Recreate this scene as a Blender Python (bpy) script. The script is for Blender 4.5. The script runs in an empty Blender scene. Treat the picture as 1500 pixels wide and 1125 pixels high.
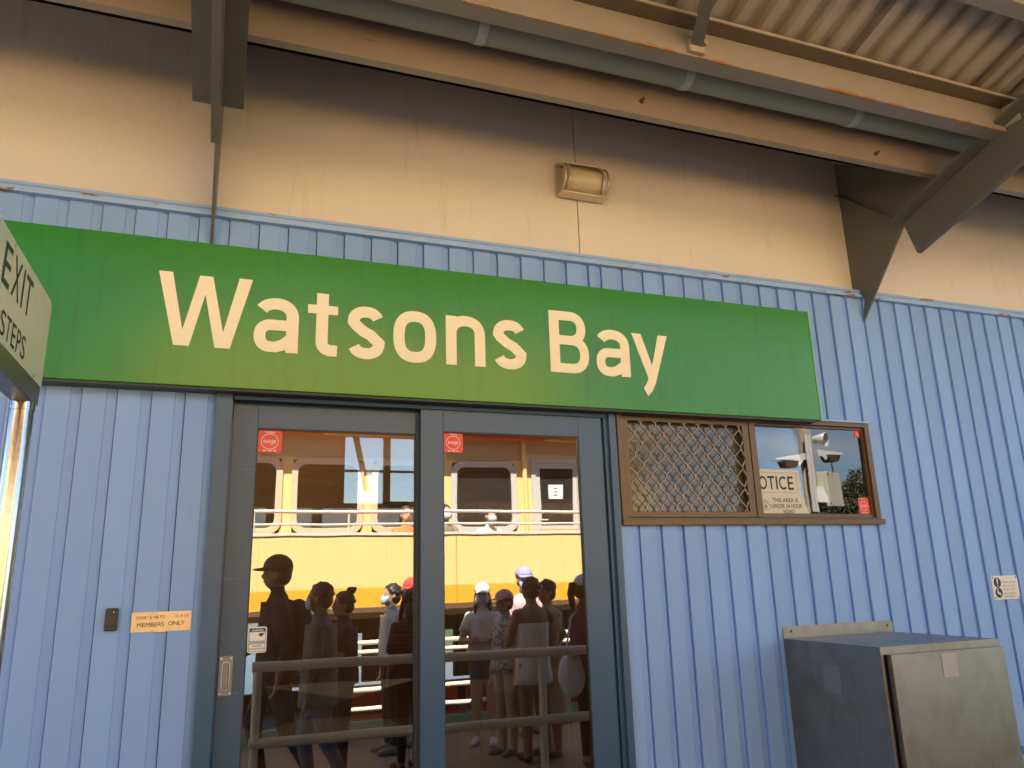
import bpy, bmesh, math, random
import numpy as np
from mathutils import Vector, Matrix, noise

random.seed(7)
SC = bpy.context.scene
COL = SC.collection
PI = math.pi

# ------------------------------------------------------------------ camera
cam_d = bpy.data.cameras.new('camera')
cam = bpy.data.objects.new('camera', cam_d)
COL.objects.link(cam)
CR, CU, CF = Vector((.9379, -.3457, -.0279)), Vector((-.0602, -.2417, .9685)), Vector((.3420, .9066, .2472))
m = Matrix((CR, CU, -CF)).transposed().to_4x4()
m.translation = Vector((0, -3.054, 1.6))
cam.matrix_world = m
cam_d.sensor_width = 36
cam_d.lens = 1120.71 / 1500 * 36
cam_d.clip_start = .02
cam_d.clip_end = 2000
SC.camera = cam

# ------------------------------------------------------------------ sky, sun, exposure
SUN_EL, SUN_AZ = math.radians(55), math.radians(-22)        # azimuth from +Y towards +X
world = bpy.data.worlds.new('World')
SC.world = world
world.use_nodes = True
nt = world.node_tree
bg = nt.nodes['Background']
sky = nt.nodes.new('ShaderNodeTexSky')
sky.sky_type = 'NISHITA'
sky.sun_disc = False
sky.sun_elevation = SUN_EL
sky.sun_rotation = SUN_AZ
sky.air_density = 1.0
sky.dust_density = .1
sky.ozone_density = 4
tc = nt.nodes.new('ShaderNodeTexCoord')
mp = nt.nodes.new('ShaderNodeMapping')
mp.inputs['Scale'].default_value = (1, 1, 3.2)
cn = nt.nodes.new('ShaderNodeTexNoise')
cn.inputs['Scale'].default_value = 2.6
cn.inputs['Detail'].default_value = 8
cr = nt.nodes.new('ShaderNodeValToRGB')
cr.color_ramp.elements[0].position = .52
cr.color_ramp.elements[1].position = .68
cmix = nt.nodes.new('ShaderNodeMix')
cmix.data_type = 'RGBA'
cmix.inputs['B'].default_value = (7, 7.1, 7.3, 1)
nt.links.new(tc.outputs['Generated'], mp.inputs['Vector'])
nt.links.new(mp.outputs['Vector'], cn.inputs['Vector'])
nt.links.new(cn.outputs['Fac'], cr.inputs['Fac'])
nt.links.new(cr.outputs['Color'], cmix.inputs['Factor'])
nt.links.new(sky.outputs['Color'], cmix.inputs['A'])
nt.links.new(cmix.outputs['Result'], bg.inputs['Color'])
bg.inputs['Strength'].default_value = .055

sun_d = bpy.data.lights.new('sun', 'SUN')
sun_d.energy = 5.0
sun_d.angle = math.radians(.5)
sun_d.color = (1, .95, .88)
sun = bpy.data.objects.new('sun', sun_d)
COL.objects.link(sun)
sv = Vector((math.sin(SUN_AZ) * math.cos(SUN_EL), math.cos(SUN_AZ) * math.cos(SUN_EL), math.sin(SUN_EL)))
sun.rotation_euler = sv.to_track_quat('Z', 'Y').to_euler()
sun.location = sv * 60

SC.view_settings.view_transform = 'Standard'
SC.view_settings.look = 'None'
SC.view_settings.exposure = 2.75
SC.view_settings.gamma = 1
SC.view_settings.use_curve_mapping = False
SC.cycles.use_denoising = True
SC.cycles.max_bounces = 10
SC.cycles.diffuse_bounces = 6
SC.cycles.glossy_bounces = 6
SC.cycles.transparent_max_bounces = 16
SC.cycles.caustics_reflective = False
SC.cycles.caustics_refractive = False
SC.cycles.sample_clamp_indirect = 8

# ------------------------------------------------------------------ materials
MATS = {}


def mat(name, col, rough=.5, metal=0., vary=.08, scale=6., bump=0., bscale=60., dirt=None, dscale=(3, 3, 3), dthr=(.5, .7), spec=.5, coat=0.):
    """principled paint/metal with noise-driven colour variation, optional dirt colour and fine relief"""
    if name in MATS:
        return MATS[name]
    M = bpy.data.materials.new(name)
    M.use_nodes = True
    n = M.node_tree.nodes
    l = M.node_tree.links
    p = n['Principled BSDF']
    p.inputs['Roughness'].default_value = rough
    p.inputs['Metallic'].default_value = metal
    p.inputs['Specular IOR Level'].default_value = spec
    p.inputs['Coat Weight'].default_value = coat
    t = n.new('ShaderNodeTexCoord')
    nz = n.new('ShaderNodeTexNoise')
    nz.inputs['Scale'].default_value = scale
    nz.inputs['Detail'].default_value = 6
    l.new(t.outputs['Object'], nz.inputs['Vector'])
    mx = n.new('ShaderNodeMix')
    mx.data_type = 'RGBA'
    mx.inputs['A'].default_value = tuple(max(0, c * (1 - vary)) for c in col) + (1,)
    mx.inputs['B'].default_value = tuple(min(1, c * (1 + vary)) for c in col) + (1,)
    l.new(nz.outputs['Fac'], mx.inputs['Factor'])
    out = mx.outputs['Result']
    if dirt:
        mp_ = n.new('ShaderNodeMapping')
        mp_.inputs['Scale'].default_value = dscale
        l.new(t.outputs['Object'], mp_.inputs['Vector'])
        n2 = n.new('ShaderNodeTexNoise')
        n2.inputs['Scale'].default_value = 1
        n2.inputs['Detail'].default_value = 9
        n2.inputs['Roughness'].default_value = .65
        l.new(mp_.outputs['Vector'], n2.inputs['Vector'])
        r = n.new('ShaderNodeMapRange')
        r.inputs['From Min'].default_value = dthr[0]
        r.inputs['From Max'].default_value = dthr[1]
        l.new(n2.outputs['Fac'], r.inputs['Value'])
        m2 = n.new('ShaderNodeMix')
        m2.data_type = 'RGBA'
        m2.inputs['B'].default_value = tuple(dirt) + (1,)
        l.new(r.outputs['Result'], m2.inputs['Factor'])
        l.new(out, m2.inputs['A'])
        out = m2.outputs['Result']
    l.new(out, p.inputs['Base Color'])
    if bump:
        n3 = n.new('ShaderNodeTexNoise')
        n3.inputs['Scale'].default_value = bscale
        n3.inputs['Detail'].default_value = 4
        l.new(t.outputs['Object'], n3.inputs['Vector'])
        b = n.new('ShaderNodeBump')
        b.inputs['Strength'].default_value = bump
        b.inputs['Distance'].default_value = .004
        l.new(n3.outputs['Fac'], b.inputs['Height'])
        l.new(b.outputs['Normal'], p.inputs['Normal'])
    MATS[name] = M
    return M


def glass_mat(name, refl, tint=(1, 1, 1)):
    M = bpy.data.materials.new(name)
    M.use_nodes = True
    n = M.node_tree.nodes
    l = M.node_tree.links
    n.remove(n['Principled BSDF'])
    g = n.new('ShaderNodeBsdfGlossy')
    g.inputs['Roughness'].default_value = 0
    tr = n.new('ShaderNodeBsdfTransparent')
    tr.inputs['Color'].default_value = tuple(tint) + (1,)
    fr = n.new('ShaderNodeFresnel')
    fr.inputs['IOR'].default_value = 1.5
    ma = n.new('ShaderNodeMath')
    ma.operation = 'ADD'
    ma.use_clamp = True
    ma.inputs[1].default_value = refl
    wt = n.new('ShaderNodeTexCoord')
    wn = n.new('ShaderNodeTexNoise')
    wn.inputs['Scale'].default_value = 3.2
    wn.inputs['Detail'].default_value = 1
    wb_ = n.new('ShaderNodeBump')
    wb_.inputs['Strength'].default_value = .010
    wb_.inputs['Distance'].default_value = .03
    l.new(wt.outputs['Object'], wn.inputs['Vector'])
    l.new(wn.outputs['Fac'], wb_.inputs['Height'])
    l.new(wb_.outputs['Normal'], g.inputs['Normal'])
    mx = n.new('ShaderNodeMixShader')
    l.new(fr.outputs[0], ma.inputs[0])
    l.new(ma.outputs[0], mx.inputs[0])
    l.new(tr.outputs[0], mx.inputs[1])
    l.new(g.outputs[0], mx.inputs[2])
    l.new(mx.outputs[0], n['Material Output'].inputs[0])
    MATS[name] = M
    return M


def rust_mat(name, col, rough, edge, axis_tol, amount=.5):
    """painted steel that rusts along one long bottom edge (edge = y,z of that edge in object space)"""
    M = mat(name, col, rough, 0, .1, 5, .15, 90)
    n = M.node_tree.nodes
    l = M.node_tree.links
    p = n['Principled BSDF']
    old = p.inputs['Base Color'].links[0].from_socket
    t = n.new('ShaderNodeTexCoord')
    sx = n.new('ShaderNodeSeparateXYZ')
    l.new(t.outputs['Object'], sx.inputs[0])

    def math_(op, a, b=None):
        k = n.new('ShaderNodeMath')
        k.operation = op
        for i, v in enumerate((a, b)):
            if v is None:
                continue
            if isinstance(v, (int, float)):
                k.inputs[i].default_value = v
            else:
                l.new(v, k.inputs[i])
        return k.outputs[0]
    dy = math_('ABSOLUTE', math_('SUBTRACT', sx.outputs['Y'], edge[0]))
    dz = math_('ABSOLUTE', math_('SUBTRACT', sx.outputs['Z'], edge[1]))
    d = math_('ADD', dy, dz)
    near = n.new('ShaderNodeMapRange')
    near.inputs['From Min'].default_value = axis_tol
    near.inputs['From Max'].default_value = 0
    l.new(d, near.inputs['Value'])
    nz = n.new('ShaderNodeTexNoise')
    nz.inputs['Scale'].default_value = 9
    nz.inputs['Detail'].default_value = 8
    nz.inputs['Roughness'].default_value = .7
    l.new(t.outputs['Object'], nz.inputs['Vector'])
    f = math_('MULTIPLY', near.outputs['Result'], nz.outputs['Fac'])
    st = n.new('ShaderNodeMapRange')
    st.inputs['From Min'].default_value = amount
    st.inputs['From Max'].default_value = amount + .12
    l.new(f, st.inputs['Value'])
    rc = n.new('ShaderNodeMix')
    rc.data_type = 'RGBA'
    rc.inputs['A'].default_value = (.52, .21, .03, 1)
    rc.inputs['B'].default_value = (.20, .07, .02, 1)
    l.new(nz.outputs['Fac'], rc.inputs['Factor'])
    mx = n.new('ShaderNodeMix')
    mx.data_type = 'RGBA'
    l.new(st.outputs['Result'], mx.inputs['Factor'])
    l.new(old, mx.inputs['A'])
    l.new(rc.outputs['Result'], mx.inputs['B'])
    l.new(mx.outputs['Result'], p.inputs['Base Color'])
    return M


BLUE = mat('blue_wall_paint', (.235, .412, .79), .5, 0, .06, 1.3, .06, 45, dirt=(.17, .25, .38), dscale=(6, 6, 1.1), dthr=(.62, .9))
_n, _l = BLUE.node_tree.nodes, BLUE.node_tree.links
_oi = _n.new('ShaderNodeObjectInfo')
_mr = _n.new('ShaderNodeMapRange')
_mr.inputs['To Min'].default_value = .93
_mr.inputs['To Max'].default_value = 1.05
_hs = _n.new('ShaderNodeHueSaturation')
_l.new(_oi.outputs['Random'], _mr.inputs['Value'])
_l.new(_mr.outputs['Result'], _hs.inputs['Value'])
_p = _n['Principled BSDF']
_l.new(_p.inputs['Base Color'].links[0].from_socket, _hs.inputs['Color'])
_l.new(_hs.outputs['Color'], _p.inputs['Base Color'])
BLUETRIM = mat('blue_trim_paint', (.30, .47, .78), .45, 0, .06, 3, .1, 60, dirt=(.24, .11, .04), dscale=(7, 30, 30), dthr=(.605, .64))
CREAM = mat('cream_wall_paint', (.74, .69, .66), .55, 0, .06, 2.2, .25, 40, dirt=(.50, .43, .36), dscale=(13, 13, 1.6), dthr=(.58, .90))
DARKBLUE = mat('slate_blue_paint', (.034, .090, .178), .35, 0, .08, 4, .05, 50)
DOORPAINT = mat('slate_door_paint', (.045, .088, .158), .38, 0, .10, 4, .05, 50, dirt=(.20, .24, .27), dscale=(2.2, 8, 75), dthr=(.64, .74))  # pale streaks are scratches with their sheen put into the colour
GREEN = mat('green_sign_paint', (.030, .235, .004), .22, 0, .05, 3, .015, 14, dirt=(.035, .13, .012), dscale=(26, 26, 1.8), dthr=(.53, .80), spec=.48)
GREENEDGE = mat('green_sign_edge', (.16, .48, .03), .4, 0, .05, 8)  # brighter green puts the lip's edge highlight into the colour
LETTER = mat('cream_letter_vinyl', (.95, .85, .62), .5, 0, .02, 6)
STEELGREY = mat('grey_green_steel_paint', (.122, .117, .104), .42, 0, .12, 4, .12, 70)
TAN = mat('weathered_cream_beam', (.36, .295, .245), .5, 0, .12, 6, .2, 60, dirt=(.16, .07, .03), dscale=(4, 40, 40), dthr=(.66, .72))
PIPE = mat('grey_green_pipe', (.38, .385, .32), .4, 0, .06, 6)
GALV = mat('galvanised_steel', (.62, .63, .60), .45, .2, .3, 70, .1, 120)
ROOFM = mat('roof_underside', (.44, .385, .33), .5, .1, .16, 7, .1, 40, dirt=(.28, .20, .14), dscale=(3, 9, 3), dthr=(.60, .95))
RUSTY = rust_mat('purlin_steel', (.27, .24, .215), .45, (-.967, 3.499), .040, .385)
RUSTY2 = rust_mat('outer_purlin_steel', (.33, .28, .235), .45, (-1.437, 3.644), .05, .38)
FLANGE = mat('purlin_lip_shade', (.15, .115, .08), .5, 0, .12, 10, .1, 60, dirt=(.42, .36, .28), dscale=(30, 90, 90), dthr=(.64, .68))  # shade of the down-facing lip put into its base; pale flakes are chipped paint
BRONZE = mat('brown_aluminium', (.125, .075, .038), .38, .25, .12, 14, .05, 80)
MESHM = mat('mesh_brown', (.40, .29, .20), .4, .2, .15, 30)
STAIN = mat('stainless_sheet', (.27, .255, .24), .33, .9, .10, 40, .04, 220, dirt=(.22, .185, .155), dscale=(9, 9, 6), dthr=(.46, .74))
POLISH = mat('polished_stainless', (.48, .46, .43), .12, 1, .10, 20, .05, 60)
SATIN = mat('satin_stainless', (.22, .205, .18), .38, .85, .2, 30)
BRASS = mat('worn_brass_plate', (.80, .58, .34), .42, .45, .14, 60, .1, 200, dirt=(.45, .33, .22), dscale=(40, 40, 40), dthr=(.62, .8))
BLACK = mat('black_plastic', (.03, .028, .026), .5)
INK = mat('black_print', (.02, .02, .025), .6)
GREYINK = mat('faded_print', (.30, .27, .28), .6)
REDST = mat('red_sticker_vinyl', (.78, .075, .055), .45)
WHITEV = mat('white_vinyl', (.82, .80, .76), .5)
PINKV = mat('faded_white_print', (.88, .72, .66), .5)
NAVY = mat('navy_print', (.035, .03, .12), .5)
NOTICEM = mat('aged_notice_board', (.62, .59, .50), .6, 0, .06, 8)
EXITM = mat('exit_panel', (.78, .76, .60), .32, 0, .06, 5, dirt=(.62, .58, .46), dscale=(30, 30, 30), dthr=(.74, .8))
EXITINK = mat('dark_green_print', (.012, .05, .018), .5)
WHITEP = mat('white_board', (.74, .70, .66), .5)
BROWNIN = mat('interior_timber', (.12, .070, .035), .6, 0, .2, 4)
DARKIN = mat('interior_dark', (.05, .045, .042), .7)
TARP = mat('grey_tarpaulin', (.15, .155, .16), .7, 0, .25, 40, .4, 120)
GLASS = glass_mat('door_glass', .215, (.66, .63, .58))
FGLS = glass_mat('ferry_clear_glass', .07, (.55, .53, .50))
GLASSW = glass_mat('window_glass', .08, (.55, .55, .55))
DIFF = mat('frosted_diffuser', (.68, .56, .40), .35, 0, .08, 14)
LAMPM = mat('lamp_bronze', (.62, .53, .40), .35, .5, .12, 30)
DUSTGLASS = mat('dusty_screen', (.105, .095, .080), .13, 0, .6, 5, .25, 9, spec=.6)
FY = mat('ferry_cream_paint', (.82, .565, .225), .45, 0, .05, 1.2, dirt=(.56, .36, .14), dscale=(7, 7, .9), dthr=(.60, .92))
FYD = mat('ferry_ochre_paint', (.80, .38, .03), .45, 0, .04, 2)
FTAN = mat('ferry_tan_panel', (.52, .36, .18), .5, 0, .08, 5)
FFRAME = mat('ferry_window_frame', (.62, .49, .33), .4)
FWHITE = mat('ferry_white_frame', (.52, .50, .46), .4)
FGLASS = mat('ferry_window_glass', (.028, .026, .022), .04, 0, .1, 3, spec=.9, coat=.6)
FRAIL = mat('ferry_rail_paint', (.62, .57, .48), .4)
FRED = mat('red_seat', (.52, .05, .035), .5)
HULLG = mat('dark_green_hull', (.006, .016, .011), .4)
RAILM = mat('wharf_rail_paint', (.80, .69, .50), .45, 0, .12, 12)
DECKM = mat('wharf_deck_timber', (.22, .18, .14), .7, 0, .2, 5, .3, 30, dirt=(.10, .08, .06), dscale=(1.2, 30, 3), dthr=(.55, .75))
POLEM = mat('pole_timber', (.30, .23, .16), .7, 0, .2, 12)
POLEW = mat('pole_white_paint', (.72, .68, .60), .4)
BEIGE = mat('beige_enclosure', (.62, .55, .40), .45)
BARK = mat('bark', (.12, .085, .055), .8)
LEAF = mat('leaf_green', (.085, .078, .034), .6, 0, .5, .8)
LEAF2 = mat('leaf_olive', (.10, .10, .038), .6, 0, .5, .8)
GRASS = mat('hill_scrub', (.07, .085, .035), .9, 0, .4, .2)

# water
WATER = mat('harbour_water', (.02, .05, .06), .08, 0, .1, 1, .5, 3)


# ------------------------------------------------------------------ mesh building
class MB:
    def __init__(s):
        s.v, s.f = [], []

    def add(s, vs, fs):
        o = len(s.v)
        s.v += [tuple(v) for v in vs]
        s.f += [tuple(i + o for i in f) for f in fs]
        return s

    def box(s, x0, x1, y0, y1, z0, z1):
        return s.add([(x, y, z) for z in (z0, z1) for y in (y0, y1) for x in (x0, x1)],
                     [(0, 2, 3, 1), (4, 5, 7, 6), (0, 1, 5, 4), (2, 6, 7, 3), (0, 4, 6, 2), (1, 3, 7, 5)])

    def prism(s, poly, axis, a0, a1):
        """closed polygon of (u,v) extruded along axis 'x' (u,v = y,z), 'y' (x,z) or 'z' (x,y)"""
        def P(u, v, a):
            return {'x': (a, u, v), 'y': (u, a, v), 'z': (u, v, a)}[axis]
        n = len(poly)
        vs = [P(u, v, a0) for u, v in poly] + [P(u, v, a1) for u, v in poly]
        fs = [tuple(range(n)), tuple(range(2 * n - 1, n - 1, -1))]
        fs += [(i, i + n, (i + 1) % n + n, (i + 1) % n) for i in range(n)]
        return s.add(vs, fs)

    def tube(s, pts, r, n=10, cap=True, flat=None):
        pts = [Vector(p) for p in pts]
        rs = r if isinstance(r, (list, tuple)) else [r] * len(pts)
        o = len(s.v)
        ref = None
        for i, p in enumerate(pts):
            d = (pts[min(i + 1, len(pts) - 1)] - pts[max(i - 1, 0)]).normalized()
            if ref is None:
                ref = d.cross(Vector((0, 0, 1)) if abs(d.z) < .9 else Vector((0, 1, 0))).normalized()
            u = (ref - d * ref.dot(d)).normalized()
            ref = u
            w = d.cross(u)
            for k in range(n):
                a = 2 * PI * k / n
                s.v.append(tuple(p + (u * math.cos(a) + w * math.sin(a)) * rs[i]))
        for i in range(len(pts) - 1):
            for k in range(n):
                s.f.append((o + i * n + k, o + i * n + (k + 1) % n, o + (i + 1) * n + (k + 1) % n, o + (i + 1) * n + k))
        if cap:
            s.f.append(tuple(o + k for k in range(n - 1, -1, -1)))
            e = o + (len(pts) - 1) * n
            s.f.append(tuple(e + k for k in range(n)))
        return s

    def ball(s, c, rx, ry, rz, n=14, m_=9, rot=None):
        vs, fs = [], []
        for j in range(1, m_):
            t = PI * j / m_
            for k in range(n):
                a = 2 * PI * k / n
                vs.append(Vector((rx * math.sin(t) * math.cos(a), ry * math.sin(t) * math.sin(a), rz * math.cos(t))))
        vs += [Vector((0, 0, rz)), Vector((0, 0, -rz))]
        T, B = len(vs) - 2, len(vs) - 1
        for j in range(m_ - 2):
            for k in range(n):
                fs.append((j * n + k, (j + 1) * n + k, (j + 1) * n + (k + 1) % n, j * n + (k + 1) % n))
        for k in range(n):
            fs.append((T, k, (k + 1) % n))
            fs.append((B, (m_ - 2) * n + (k + 1) % n, (m_ - 2) * n + k))
        if rot:
            vs = [rot @ v for v in vs]
        return s.add([v + Vector(c) for v in vs], fs)

    def disc(s, c, r, axis, th, n=18):
        poly = [(c[0] + r * math.cos(2 * PI * k / n), c[1] + r * math.sin(2 * PI * k / n)) for k in range(n)]
        return s.prism(poly, axis, th[0], th[1])

    def build(s, name, material, parent=None, smooth=False, bevel=0.):
        me = bpy.data.meshes.new(name)
        me.from_pydata(s.v, [], s.f)
        bm = bmesh.new()
        bm.from_mesh(me)
        bmesh.ops.recalc_face_normals(bm, faces=bm.faces)
        bm.to_mesh(me)
        bm.free()
        me.materials.append(material)
        if smooth:
            me.polygons.foreach_set('use_smooth', [True] * len(me.polygons))
        o = bpy.data.objects.new(name, me)
        COL.objects.link(o)
        if parent:
            o.parent = parent
        if bevel:
            b = o.modifiers.new('edge', 'BEVEL')
            b.width = bevel
            b.segments = 2
            b.limit_method = 'ANGLE'
        if smooth and smooth != True:
            pass
        return o


def auto(o, deg=35):
    o.data.set_sharp_from_angle(angle=math.radians(deg)) if hasattr(o.data, 'set_sharp_from_angle') else None
    o.data.polygons.foreach_set('use_smooth', [True] * len(o.data.polygons))
    o.data.set_sharp_from_angle(angle=math.radians(deg))
    return o


def tag(o, label=None, cat=None, group=None, kind=None):
    if label:
        o['label'] = label
    if cat:
        o['category'] = cat
    if group:
        o['group'] = group
    if kind:
        o['kind'] = kind
    return o


def thing(name, label, cat, loc=(0, 0, 0), group=None):
    """Empty at the thing's base; parts are built in world coordinates and keep them"""
    o = bpy.data.objects.new(name, None)
    o.empty_display_size = .1
    COL.objects.link(o)
    return tag(o, label, cat, group)


def rrect(x0, x1, z0, z1, r, n=6):
    pts = []
    for cx, cz, a in ((x1 - r, z1 - r, 0), (x0 + r, z1 - r, 90), (x0 + r, z0 + r, 180), (x1 - r, z0 + r, 270)):
        for k in range(n + 1):
            t = math.radians(a + 90 * k / n)
            pts.append((cx + r * math.cos(t), cz + r * math.sin(t)))
    return pts


def ring(mb, outer, inner, axis, a0, a1):
    """frame between two polygons with equal point counts"""
    def P(u, v, a):
        return {'x': (a, u, v), 'y': (u, a, v), 'z': (u, v, a)}[axis]
    n = len(outer)
    vs = [P(*p, a0) for p in outer] + [P(*p, a0) for p in inner] + [P(*p, a1) for p in outer] + [P(*p, a1) for p in inner]
    fs = []
    for i in range(n):
        j = (i + 1) % n
        fs += [(i, j, n + j, n + i), (2 * n + i, 3 * n + i, 3 * n + j, 2 * n + j), (i, 2 * n + i, 2 * n + j, j), (n + i, n + j, 3 * n + j, 3 * n + i)]
    return mb.add(vs, fs)


def rect(x0, x1, z0, z1):
    return [(x0, z0), (x1, z0), (x1, z1), (x0, z1)]


# text -> flat mesh data in the (u, v) plane
def glyph(txt, bold=0., extrude=0., spacing=1.):
    c = bpy.data.curves.new('t', 'FONT')
    c.body = txt
    c.size = 1
    c.offset = bold
    c.extrude = extrude
    c.resolution_u = 6
    c.space_character = spacing
    o = bpy.data.objects.new('t', c)
    COL.objects.link(o)
    dg = bpy.context.evaluated_depsgraph_get()
    me = bpy.data.meshes.new_from_object(o.evaluated_get(dg))
    vs = [v.co.copy() for v in me.vertices]
    fs = [tuple(p.vertices) for p in me.polygons]
    bpy.data.objects.remove(o)
    bpy.data.meshes.remove(me)
    return vs, fs


def put_text(mb, txt, u0, u1, v0, v1, place, bold=0., keep=False, fit=None, th=0.):
    """text scaled to the box u0..u1, v0..v1; place(u,v,w) -> xyz"""
    vs, fs = glyph(txt, bold, .5 if th else 0)
    xs = [v.x for v in vs]
    ys = [v.y for v in vs]
    ax, bx, ay, by = min(xs), max(xs), min(ys), max(ys)
    sv_ = (v1 - v0) / (by - ay)
    su = (u1 - u0) / (bx - ax)
    if keep:
        su = sv_
    mb.add([place(u0 + (v.x - ax) * su, v0 + (v.y - ay) * sv_, v.z * th * 2) for v in vs], fs)
    return mb


# ================================================================== SETTING
deck = MB().box(-14, 14, -5.75, 9, -.25, 0).build('wharf_deck', DECKM)
tag(deck, kind='structure')
water = MB().add([(-400, -400, -1.4), (400, -400, -1.4), (400, 400, -1.4), (-400, 400, -1.4)], [(0, 1, 2, 3)]).build('water', WATER)
tag(water, kind='structure')
hb = MB()
for (hx, hy, hr, hz) in ((75, -120, 60, 12), (140, -110, 70, 15), (10, -260, 120, 9), (-120, -240, 110, 11)):
    hb.ball((hx, hy, -2), hr, hr * .55, hz, 28, 12)
tag(hb.build('hills', GRASS, smooth=True), kind='structure')

# ================================================================== TERMINAL BUILDING
W = .115
X0 = -6.43888903 * W
SH = .58153173 * W
joints = [X0 + n * W for n in range(-22, 21)] + [X0 + SH + n * W for n in range(20, 72)]
TRIM_B, TRIM_T = 3.046, 3.091

bld = thing('ferry_terminal', 'pale blue weatherboard ferry terminal building with cream band under the canopy', 'building')


def prof(a, b, x0, x1):
    """board cross-section between joints a..b clipped to x0..x1, as (x, y)"""
    w = b - a
    k = [(0, .0), (w * .67, 0), (w * .70, .0030), (w - .0035, .0115)] if w > .08 else [(0, 0), (w * .45, 0), (w * .50, .0030), (w - .0035, .0115)]
    k = [(a + .0012 + px, py) for px, py in k]
    out = []
    lo, hi = max(x0, k[0][0]), min(x1, k[-1][0])
    if hi - lo < .004:
        return None

    def yat(x):
        for (p, q), (r, t) in zip(k, k[1:]):
            if p <= x <= r:
                return q + (t - q) * (x - p) / (r - p)
        return k[-1][1]
    out = [(lo, yat(lo))] + [p for p in k if lo < p[0] < hi] + [(hi, yat(hi))]
    return out


def board(a, b, x0, x1, z0, z1):
    p = prof(a, b, x0, x1)
    if not p:
        return
    poly = p + [(p[-1][0], .019), (p[0][0], .019)]
    jy = .0011 * math.sin(a * 91.7)
    MB().prism([(px, py + (jy if py < .018 else 0)) for px, py in poly], 'z', z0, z1).build('board', BLUE, bld)


DOOR_L, DOOR_R, DOOR_T = -.056, 1.637, 2.345
WIN_L, WIN_R, WIN_B, WIN_T = 1.651, 3.131, 1.825, 2.337
for a, b in zip(joints, joints[1:]):
    if b - a < .01:
        continue
    if b <= DOOR_L or a >= WIN_R:
        board(a, b, -9, 99, 0, TRIM_B + .01)
        continue
    # upper piece above the door head / window head
    board(a, b, -9, 99, DOOR_T, TRIM_B + .01)
    if a < DOOR_L < b:
        board(a, b, a, DOOR_L, 0, DOOR_T)
    if b > DOOR_R:
        board(a, b, max(a, DOOR_R + .001), WIN_R, 0, WIN_B)
        if a < WIN_L:
            board(a, b, max(a, DOOR_R + .001), WIN_L, WIN_B, WIN_T)
        if b > WIN_R:
            board(a, b, WIN_R, b, 0, DOOR_T)
# backing sheet with door and window openings
bk = MB()
bk.box(-3.4, DOOR_L, .019, .045, 0, 3.1).box(DOOR_L, WIN_R, .019, .045, DOOR_T, 3.1).box(WIN_R, 9, .019, .045, 0, 3.1)
bk.box(DOOR_R, WIN_R, .019, .045, 0, WIN_B).box(DOOR_R, WIN_L, .019, .045, WIN_B, DOOR_T)
bk.build('wall_sheathing', DARKIN, bld)
# cap trim: two lengths butting at the right-hand bracket, with a small cornice profile
cp = [(.045, TRIM_B), (-.026, TRIM_B), (-.028, TRIM_B + .012), (-.012, TRIM_B + .018), (-.012, TRIM_B + .030), (-.018, TRIM_B + .034), (-.018, TRIM_T), (.045, TRIM_T + .006)]
for a, b in ((-3.4, 3.208), (3.232, 9)):
    MB().prism(cp, 'x', a, b).build('cap_trim', BLUETRIM, bld)
# cream band above
for a, b in ((-3.4, 1.5375), (1.5425, 4.9), (4.905, 9)):
    MB().box(a, b, .045, .075, TRIM_T, 3.918).build('fascia_panel', CREAM, bld)
MB().box(-3.4, 9, .080, .16, 3.0, 4.02).build('wall_core', DARKIN, bld)
MB().box(-3.4, 9, .075, 4.0, 4.03, 4.16).build('flat_roof', GALV, bld)
MB().box(3.83, 9, -.020, -.001, .68, .715).build('dado_rail', BLUETRIM, bld)
# room behind the glass: floor, ceiling, side walls, back wall with a window opening
rm = MB()
rm.box(-1.5, 3.7, .16, 3.7, .002, .04).box(-1.5, 3.7, .16, 3.7, 2.95, 3.0)
rm.box(-1.6, -1.5, .16, 3.7, 0, 3.0).box(3.7, 3.8, .16, 3.7, 0, 3.0)
bx0, bx1, bz0, bz1 = .945, 1.60, 2.27, 2.86
rm.box(-1.5, bx0, 3.6, 3.7, 0, 3.0).box(bx1, 3.7, 3.6, 3.7, 0, 3.0).box(bx0, bx1, 3.6, 3.7, 0, bz0).box(bx0, bx1, 3.6, 3.7, bz1, 3.0)
rm.build('room_shell', BROWNIN, bld)
bw = MB()
bw.box(1.275, 1.335, 3.56, 3.6, bz0, bz1).box(bx0, bx1, 3.575, 3.595, 2.535, 2.555)
bw.prism([(1.0, bz1), (1.05, bz1), (1.16, bz0 + .1), (1.11, bz0 + .1)], 'y', 3.555, 3.574)
bw.build('back_window_bars', BROWNIN, bld)

# ---- door frame
df = MB()
df.box(DOOR_L, .002, -.022, .10, 0, 2.345)                         # left jamb
df.box(-.004, .006, .0, .10, 0, 2.30)
df.box(1.606, DOOR_R, -.022, .10, 0, 2.345)                        # right jamb, stepped
df.box(1.588, 1.606, -.004, .10, 0, 2.318)
df.box(1.578, 1.588, .014, .10, 0, 2.318)
df.box(.002, 1.606, -.018, .10, 2.318, 2.345)                      # head
df.box(.006, 1.588, -.008, .012, 2.300, 2.316).box(.006, 1.588, .060, .10, 2.28, 2.318)
df.build('door_frame', DARKBLUE, bld, bevel=.0015)


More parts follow.
